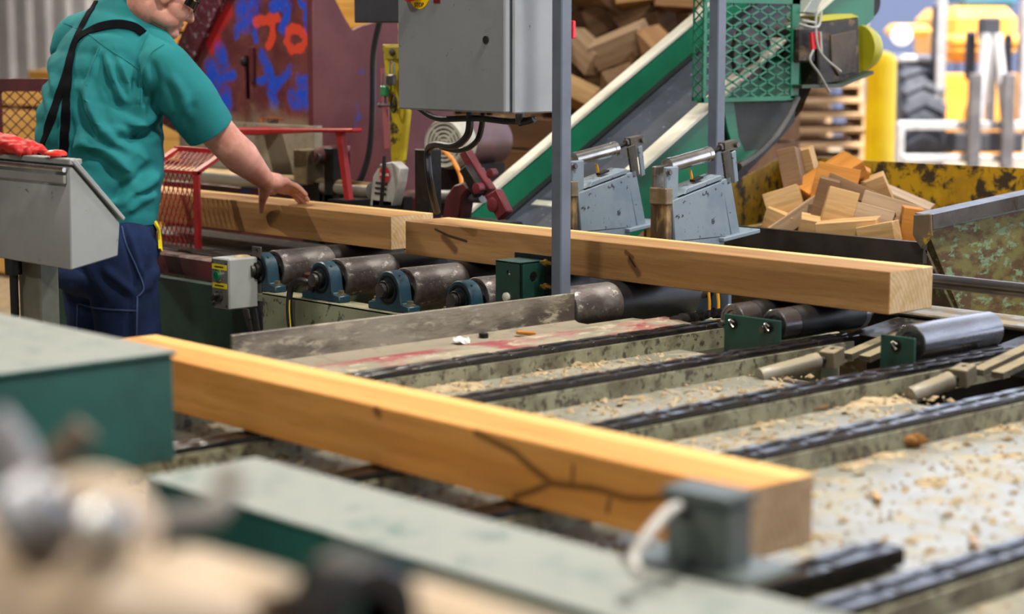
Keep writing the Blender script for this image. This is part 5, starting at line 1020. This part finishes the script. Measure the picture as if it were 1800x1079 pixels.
# right hand: palm, four fingers, thumb reaching down over the beam edge
KN = atd(505, 322, 6.22); TIP = atd(548, 344, 6.27)
fd = (TIP-KN).normalized(); sd = (fh*.80-Zv*.45-RT*.12).normalized()
b.limb([WR, WR+(KN-WR)*.5], [.030, .028])
for k in range(4):
    o = sd*(.0215*k-.004); kn = KN+o-fd*(.004 if k in (0, 3) else 0); b.limb([WR+o*.45+(KN-WR)*.15, kn], [.020, .0145])
    ln = (.082, .090, .084, .066)[k]; j1 = kn+(fd+Zv*(.12 if k < 2 else .02)).normalized()*ln*.45; dn = (fd-Zv*(.25+.12*k)).normalized(); j2 = j1+dn*ln*.30; j3 = j2+(dn-Zv*.15).normalized()*ln*.25
    b.limb([kn, j1, j2, j3], [.0105, .0095, .0088, .0075], 12)
T0, T1, T2, T3 = atd(468, 325, 6.15), aty(463, 345, 3.655), aty(460, 358, 3.668), aty(459, 371, 3.676)
b.limb([T0, T1, T2, T3], [.026, .016, .0115, .0085], 12); b.limb([T0, T1+(KN-T1)*.4], [.024, .014])
# left hand
for k in range(4):
    o = Rp*(.020*k-.03); kn = LW+Fp*.075+o; b.limb([LW+o*.4, kn], [.020, .014]); b.limb([kn, kn+Fp*.035-Zv*.012, kn+Fp*.055-Zv*.035], [.010, .009, .008], 10)
b.limb([LW, LW+Rp*.04+Fp*.03-Zv*.01, LW+Rp*.05+Fp*.065-Zv*.02], [.02, .013, .009], 10)
body = mesh('body', remesh(b.bm, .0032, 7), skin, pw, smooth=80)
for s in (-1, 1):
    q = hp(.0885, s*.031, .006); e = mesh('eye', B().ball(q, .010), pm('eye_white', '#d8d0c8', None, .2, bump=0), pw); mesh('iris', B().ball(q+hf*.006, (.005, .005, .005)), pm('iris', '#3a2a1c', None, .2, bump=0), e)
# hair
hb_ = B(); hb_.ball(hp(-.022, 0, .045), (.104, .084, .097), Mh, 3).ball(hp(-.055, 0, -.01), (.062, .072, .06), Mh, 3)
bm = remesh(hb_.bm, .005, 1)
kill = [v for v in bm.verts if (lambda p: p.dot(hf) > .045+.3*max(0, p.dot(hu)-.06) and p.dot(hu) < .075)(v.co-HC)]
bmesh.ops.delete(bm, geom=kill, context='VERTS')
for v in bm.verts: v.co += v.normal*.003*noise.noise(v.co*90)
mesh('hair', bm, hairm, pw, smooth=80)
# safety glasses
gl = pm('glasses_black', '#0d0d0f', None, .2, bump=0)
b = B(); arc = [hp(.055, .085, .012), hp(.088, .066, .010), hp(.106, .035, .008), hp(.112, 0, .010), hp(.106, -.035, .008), hp(.088, -.066, .010), hp(.055, -.085, .012)]
b.bar([p+hu*.010 for p in smooth_path(arc, 4)], .006, .010, hu)
for s in (-1, 1): b.bar([hp(.058, s*.085, .016), hp(.0, s*.090, .010), hp(-.03, s*.086, -.008)], .004, .012, hu)
gs = mesh('safety_glasses', b, gl, pw)
lm = pm('lens_tint', '#0f0c0a', None, .05, bump=0)
mesh('lens', B().bar([p-hu*.010 for p in smooth_path(arc, 4)], .002, .024, hu), lm, gs)
# shirt
from mathutils.bvhtree import BVHTree
def pix(p):
    q = p-CAM; d = q.dot(FW); return 900+FPX*q.dot(RT)/d, 539.5-FPX*q.dot(UP)/d
def fold(bm, folds, side=None):
    bm.normal_update()
    for v in bm.verts:
        if v.normal.dot(FW) > .2: continue
        u, w = pix(v.co); dsp = 0
        for pts, amp, wd in folds:
            best = 1e9; sg = 1; tt = 0
            for i in range(len(pts)-1):
                ax_, ay_ = pts[i]; bx2, by2 = pts[i+1]; dx, dy = bx2-ax_, by2-ay_; t = max(0, min(1, ((u-ax_)*dx+(w-ay_)*dy)/(dx*dx+dy*dy))); ex, ey = u-ax_-t*dx, w-ay_-t*dy; d = math.hypot(ex, ey)
                if d < best: best = d; sg = 1 if dx*ey-dy*ex > 0 else -1; tt = (i+t)/(len(pts)-1)
            if best < wd*3.2:
                tap = min(1, tt*4+.15)*min(1, (1-tt)*4+.15); k = best/wd*sg
                dsp += amp*tap*(math.exp(-k*k)-.75*math.exp(-(k-1.45)**2/.8))
        v.co += v.normal*dsp
b = B()
def ring(u, v, d, a_, b_, h=.125): b.ball(atd(u, v, d), (a_, b_, h), Mp, 3)
for u, v, a_, b_ in ((183, 374, .192, .158), (181, 345, .205, .170), (179, 310, .220, .180), (176, 275, .232, .188), (174, 240, .236, .190), (175, 205, .236, .186), (178, 170, .230, .176), (184, 135, .222, .162), (192, 102, .208, .145), (202, 74, .175, .125), (215, 50, .135, .105), (226, 32, .11, .092)): ring(u, v, 5.92, a_, b_)
b.limb([NK+Zv*-.045, S_R], [.085, .082]); b.limb([NK+Zv*-.03, S_L+Zv*.02], [.085, .085])
CU = atd(366, 224, 5.89)
b.limb([S_R, atd(330, 172, 5.84), CU], [.088, .088, .080])
b.limb([S_L, LE+(S_L-LE)*.25], [.085, .078])
bm = remesh(b.bm, .006, 12)
hz0 = atd(184, 392, 5.92).z
for v in bm.verts:
    if v.co.z < hz0: v.co.z = hz0+(v.co.z-hz0)*.05
# flat hem and open cuff ends
sdv = (CU-atd(330, 172, 5.84)).normalized()
for v in bm.verts:
    t = (v.co-CU).dot(sdv)
    if t > .012 and (v.co-CU).length < .13: v.co -= sdv*(t-.012)
FOLDS = [([(178, 82), (165, 115), (150, 160)], .010, 6), ([(150, 150), (160, 195), (180, 232), (235, 268)], .030, 11), ([(186, 92), (198, 130), (212, 168), (236, 196)], .022, 9), ([(205, 95), (225, 150), (246, 210)], .018, 8),
 ([(124, 268), (150, 252), (185, 262), (215, 290), (232, 325)], .030, 13), ([(250, 130), (242, 170), (252, 208)], .018, 7), ([(262, 232), (230, 248), (190, 240)], -.022, 10), ([(288, 212), (255, 238), (215, 230)], -.026, 11), ([(284, 295), (255, 325), (228, 345), (200, 378)], .024, 11), ([(278, 340), (245, 352), (215, 380)], .014, 8), ([(135, 300), (165, 325), (188, 372)], .016, 11), ([(150, 350), (180, 360), (215, 352)], .010, 8),
 ([(78, 150), (90, 200), (84, 262)], .012, 9), ([(98, 60), (90, 120), (98, 175)], .012, 8), ([(265, 105), (275, 140), (270, 190)], -.014, 8), ([(300, 130), (322, 170), (332, 218)], .010, 10), ([(118, 190), (126, 235), (120, 275)], -.010, 8), ([(345, 175), (330, 205), (335, 240)], -.008, 9)]
fold(bm, FOLDS)
for v in bm.verts: v.co += v.normal*(.0025*noise.noise(v.co*8)+.001*noise.noise(v.co*30))
bmesh.ops.smooth_vert(bm, verts=bm.verts, factor=.4, use_axis_x=True, use_axis_y=True, use_axis_z=True)
bvh = BVHTree.FromBMesh(bm)
teals = pm('teal_cotton', '#23797b', '#1e6d70', .85, 0, 4, bump=.25, bscale=500, spec=.2, rv=.05)
shirt = mesh('shirt', bm, teals, pw, smooth=80)
def cast(bv, u, v, off=.004):
    r = ray(u, v).normalized(); h = bv.ray_cast(CAM, r)
    return (h[0]+h[1]*off, h[1]) if h[0] else (None, None)
def strip(bv, pts, w, mat, name, parent, off=.001, t=.0025):
    P_ = [cast(bv, u, v, off) for u, v in pts]; P_ = [(p, n) for p, n in P_ if p is not None]; b = B(); prev = None; k = len(P_)
    for i, (p, n) in enumerate(P_):
        d = (P_[min(i+1, k-1)][0]-P_[max(i-1, 0)][0]).normalized(); s = d.cross(n).normalized()
        r4 = [b.bm.verts.new(p+s*w/2), b.bm.verts.new(p-s*w/2), b.bm.verts.new(p-s*w/2+n*t), b.bm.verts.new(p+s*w/2+n*t)]
        if prev:
            for j in range(4): b.bm.faces.new((prev[j], prev[(j+1) % 4], r4[(j+1) % 4], r4[j]))
        prev = r4
    bmesh.ops.recalc_face_normals(b.bm, faces=b.bm.faces)
    return mesh(name, b, mat, parent, smooth=60)
def densify(p, n=8): return [(a.x, a.y) for a in smooth_path([Vector((x, y, 0)) for x, y in p], n)]
sus = strip(bvh, densify([(170, 2), (150, 35), (131, 76), (116, 130), (95, 195), (70, 268), (62, 300), (60, 330)]), .030, strap, 'suspender_strap', pw)
strip(bvh, densify([(252, 60), (235, 48), (205, 43), (170, 50), (140, 66), (128, 90), (121, 140), (116, 200), (113, 260), (112, 330)]), .028, strap, 'suspender_strap', pw, .003)
for pts in ([(112, 40), (150, 56), (190, 85), (246, 122)], [(288, 78), (262, 98), (250, 140), (248, 190)], [(175, 84), (160, 120), (152, 150)]): strip(bvh, densify(pts), .004, teals, 'seam', shirt, .001, .0012)
# collar
nd = (hp(-.03, 0, -.05)-NK).normalized()
b = B(); b.lathe(NK+nd*.012+hz_*.01, nd, [(-.028, .112), (-.012, .104), (.03, .086), (.052, .084), (.052, .080), (.02, .082), (-.02, .098)], 40)
mesh('collar', b, teals, shirt, smooth=60)
# trousers
b = B()
def blobp(u, v, d, a_, b_, h=.08): b.ball(atd(u, v, d), (a_, b_, h), Mp, 3)
blobp(186, 402, 5.92, .182, .150, .07); blobp(186, 440, 5.92, .190, .160); blobp(186, 480, 5.92, .192, .160)
hr_ = hip+Rp*.095; hl_ = hip-Rp*.095
for hh, s in ((hr_, 1), (hl_, -1)):
    k = Vector((hh.x, hh.y, .50))+Fp*.03+Rp*s*.03; f = Vector((hh.x, hh.y, .09))+Fp*-.02+Rp*s*.04; b.limb([hh-Zv*.02, k, f], [.112, .088, .080])
bm = remesh(b.bm, .008, 5)
fold(bm, [([(222, 395), (235, 440), (250, 490), (245, 520)], .012, 6), ([(180, 470), (210, 495), (238, 520)], .014, 8), ([(150, 450), (175, 500), (195, 530)], .010, 9), ([(240, 520), (238, 560), (236, 590)], .008, 6), ([(275, 470), (255, 515)], .010, 8)])
for v in bm.verts: v.co += v.normal*.004*noise.noise(v.co*13)
bv2 = BVHTree.FromBMesh(bm); jeans = mesh('trousers', bm, denim, pw, smooth=80)
mesh('belt', B().lathe(atd(186, 388, 5.92), Zv, [(-.018, .0), (-.018, .001), (.018, .001), (.018, 0)], 8), strap, pw) if False else None
seamm = pm('denim_seam', '#2c3d63', None, .9, bump=0)
for pts in ([(138, 533), (175, 542), (240, 546)], [(137, 534), (136, 585)], [(241, 520), (240, 590)], [(214, 398), (222, 430), (240, 470), (252, 505), (243, 520)]): strip(bv2, densify(pts), .005, seamm, 'seam', jeans, .001, .002)
for hh, s in ((hr_, 1), (hl_, -1)):
    f = Vector((hh.x, hh.y, 0))+Rp*s*.04-Fp*.02; b = B(); b.ball(f+Fp*.09+Zv*.045, (.05, .13, .045), Mp, 3).ball(f+Zv*.07, (.052, .06, .07), Mp, 3)
    bm = remesh(b.bm, .007, 2)
    for v in bm.verts: v.co.z = max(v.co.z, .004)
    mesh('boot', bm, pm('boot_leather', '#3a2a1c', '#2a1d13', .6, 0, 8), pw, smooth=70)
strip(bv2, densify([(268, 392), (276, 410), (277, 440)], 4), .02, ylabel, 'tape_measure_clip', pw, .006, .006)
# ================================================================ sawdust and chips on the deck
random.seed(3)
def hmap(x, y):
    n = noise.fractal(Vector((x*6, y*5, 3.1)), 1, 2, 4); near = min(abs(x-c-.05) for c in CHX if x > c) if x > CHX[0] else .2
    return .012*max(-1, n-.42)+.009*math.exp(-(near/.04)**2)*(.25+n)-.003
bm = bmesh.new()
for x0, x1 in zip(edges, edges[1:]):
    st = .011; nx, ny = int((x1-x0-.08)/st), int(1.85/st); g = {}
    for i in range(nx+1):
        for j in range(ny+1):
            x, y = x0+.04+i*st, 1.5+j*st; h = hmap(x, y); g[i, j] = bm.verts.new((x, y, ZD+h+(.0016*noise.noise(Vector((x, y, 0))*220) if h > 0 else 0)))
    for i in range(nx):
        for j in range(ny):
            q = (g[i, j], g[i+1, j], g[i+1, j+1], g[i, j+1])
            if max(v.co.z for v in q) > ZD-.0005: bm.faces.new(q)
bmesh.ops.delete(bm, geom=[v for v in bm.verts if not v.link_faces], context='VERTS')
for k in range(15000):
    x, y = random.uniform(-3.36, -.95), random.uniform(1.55, 3.4)
    if min(abs(x-c) for c in CHX) < .04: continue
    h = max(0, hmap(x, y)); 
    if h <= 0 and random.random() < (.42 if x < -2.1 else .72): continue
    s = random.choice((.0025, .003, .004, .006, .010 if random.random() < .3 else .003)); a = random.uniform(0, 6.28); c = Vector((x, y, ZD+h+.0012)); d1 = Vector((math.cos(a), math.sin(a), random.uniform(-.2, .4)))*s*random.uniform(.8, 1.6); d2 = Vector((-math.sin(a), math.cos(a), random.uniform(-.2, .4)))*s*.6
    q = [bm.verts.new(p) for p in (c-d1-d2, c+d1-d2, c+d1+d2, c-d1+d2)]; t_ = bm.verts.new(c+Vector((0, 0, s*.7)))
    for i in range(4): bm.faces.new((q[i], q[(i+1) % 4], t_))
prop(mesh('sawdust', bm, sawd, loc=(-2.2, 2.4, ZD), smooth=0), 'pale sawdust and fine shavings strewn over the deck plates', 'sawdust', kind='stuff')
def chip(name, p, d, e, mat, lab, cat):
    b = B(); flat = name in ('bark_chunk', 'torn_paper')
    if flat: b.ball((0, 0, 0), tuple(x/2 for x in d), None, 3)
    else: b.box((0, 0, 0), d, None, min(d)*.2)
    k_ = .5 if name == 'bark_chunk' else 2.2 if flat else .35
    for v in b.bm.verts: v.co += Vector((noise.noise(v.co*60), noise.noise(v.co*60+Vector((5, 0, 0))), noise.noise(v.co*(90 if flat else 60)+Vector((9, 0, 0)))*(.8 if flat else 1)))*min(d)*k_
    o = mesh(name, b, mat, loc=tuple(p), world=False, smooth=0); o.rotation_euler = e; return prop(o, lab, cat)
q = atz(1592, 766, ZD+.02); chip('bark_chunk', (q.x, q.y, ZD+.014), (.075, .05, .028), (0, 0, R(20)), wood('bark', '#a87840', '#8a5e2e', '#5d3d1c', 0), 'chunky brown bark piece lying on the deck beside the blue-white chain', 'bark')
q = atz(930, 643, ZD); chip('wood_sliver', (q.x, q.y, ZD+.010), (.018, .085, .012), (0, 0, R(-35)), wm[0], 'long pale wood sliver beside the first chain', 'wood chip')
q = atz(958, 643, ZD); chip('wood_sliver', (q.x, q.y, ZD+.012), (.02, .09, .010), (0, 0, R(-20)), wm[1], 'long honey wood sliver beside the first chain', 'wood chip')
q = atz(925, 588, .86); chip('wood_sliver', (q.x, q.y, .864), (.05, .02, .010), (0, .1, R(50)), wm[1], 'curled golden shaving resting on the flaking red strip', 'wood chip')
q = atz(812, 601, .86); chip('torn_paper', (q.x, q.y, .864), (.05, .034, .005), (.25, .1, R(60)), white, 'torn scrap of white paper on the flaking strip by the rusty angle', 'paper')
q = atz(850, 591, .86); 
b = B(); b.cyl((0, 0, 0), (0, 0, .012), .012, n=6); prop(mesh('steel_nut', b, dark_steel, loc=(q.x, q.y, .855), world=False, smooth=0), 'dark hexagonal steel nut lying at the foot of the rusty angle', 'nut')
for u, v, m, lab in ((1440, 722, 3, 'small dark bark crumb on the deck between the third and fourth chains'), (1640, 770, 2, 'thin grey splinter lying in front of the brown bark chunk'), (1540, 880, 0, 'pale splinter on the wide deck past the fourth chain'), (1710, 960, 2, 'thin stick lying on the wide deck before the last chain')):
    q = atz(u, v, ZD); chip('wood_splinter', (q.x, q.y, ZD+.007), (.012, .05, .008), (0, 0, R(random.uniform(-60, 60))), wm[m], lab, 'wood chip')
for u, lab in ((1243, 'thin yellow air hose hanging behind the black sleeved roller, on the blue-grey plate'), (1259, 'thin yellow air hose hanging behind the black sleeved roller, beside the small idlers')):
    a, c = aty(u, 500, 4.0), aty(u+8, 560, 3.99); prop(mesh('air_hose', B().tube([a+Vector((0, .0, .02)), (a+c)/2, c-Vector((0, 0, .6))], .0045, 8), MATS['hose_amber'], loc=tuple(c)), lab, 'hose')
a = aty(1262, 540, 4.03); prop(mesh('mount_plate', B().b2((a.x-.07, 4.015, 0), (a.x+.05, 4.03, .93), .002), pm('mount_blue', '#4d6178', '#42546a', .5, 0, 6), loc=(a.x, 4.02, 0)), 'blue-grey mounting plate behind the yellow air hoses under the timber', 'plate')
b = B()
for k in range(7): q = atz(1190+k*14, 560-k*2.2, .858); b.ball((q.x, q.y, .856), (.016, .03, .010+.004*(k % 2)), None, 2)
bm = remesh(b.bm, .004, 1)
for v in bm.verts: v.co += v.normal*.006*noise.noise(v.co*90)
q = atz(1225, 555, .858); prop(mesh('debris_clump', bm, pm('debris_dark', '#2d2419', '#1b150e', .9, 0, 40, bump=.6, bscale=200), loc=(q.x, q.y, .846), smooth=60), 'dark crumbly clump of bark debris at the end of the flaking red strip', 'debris')
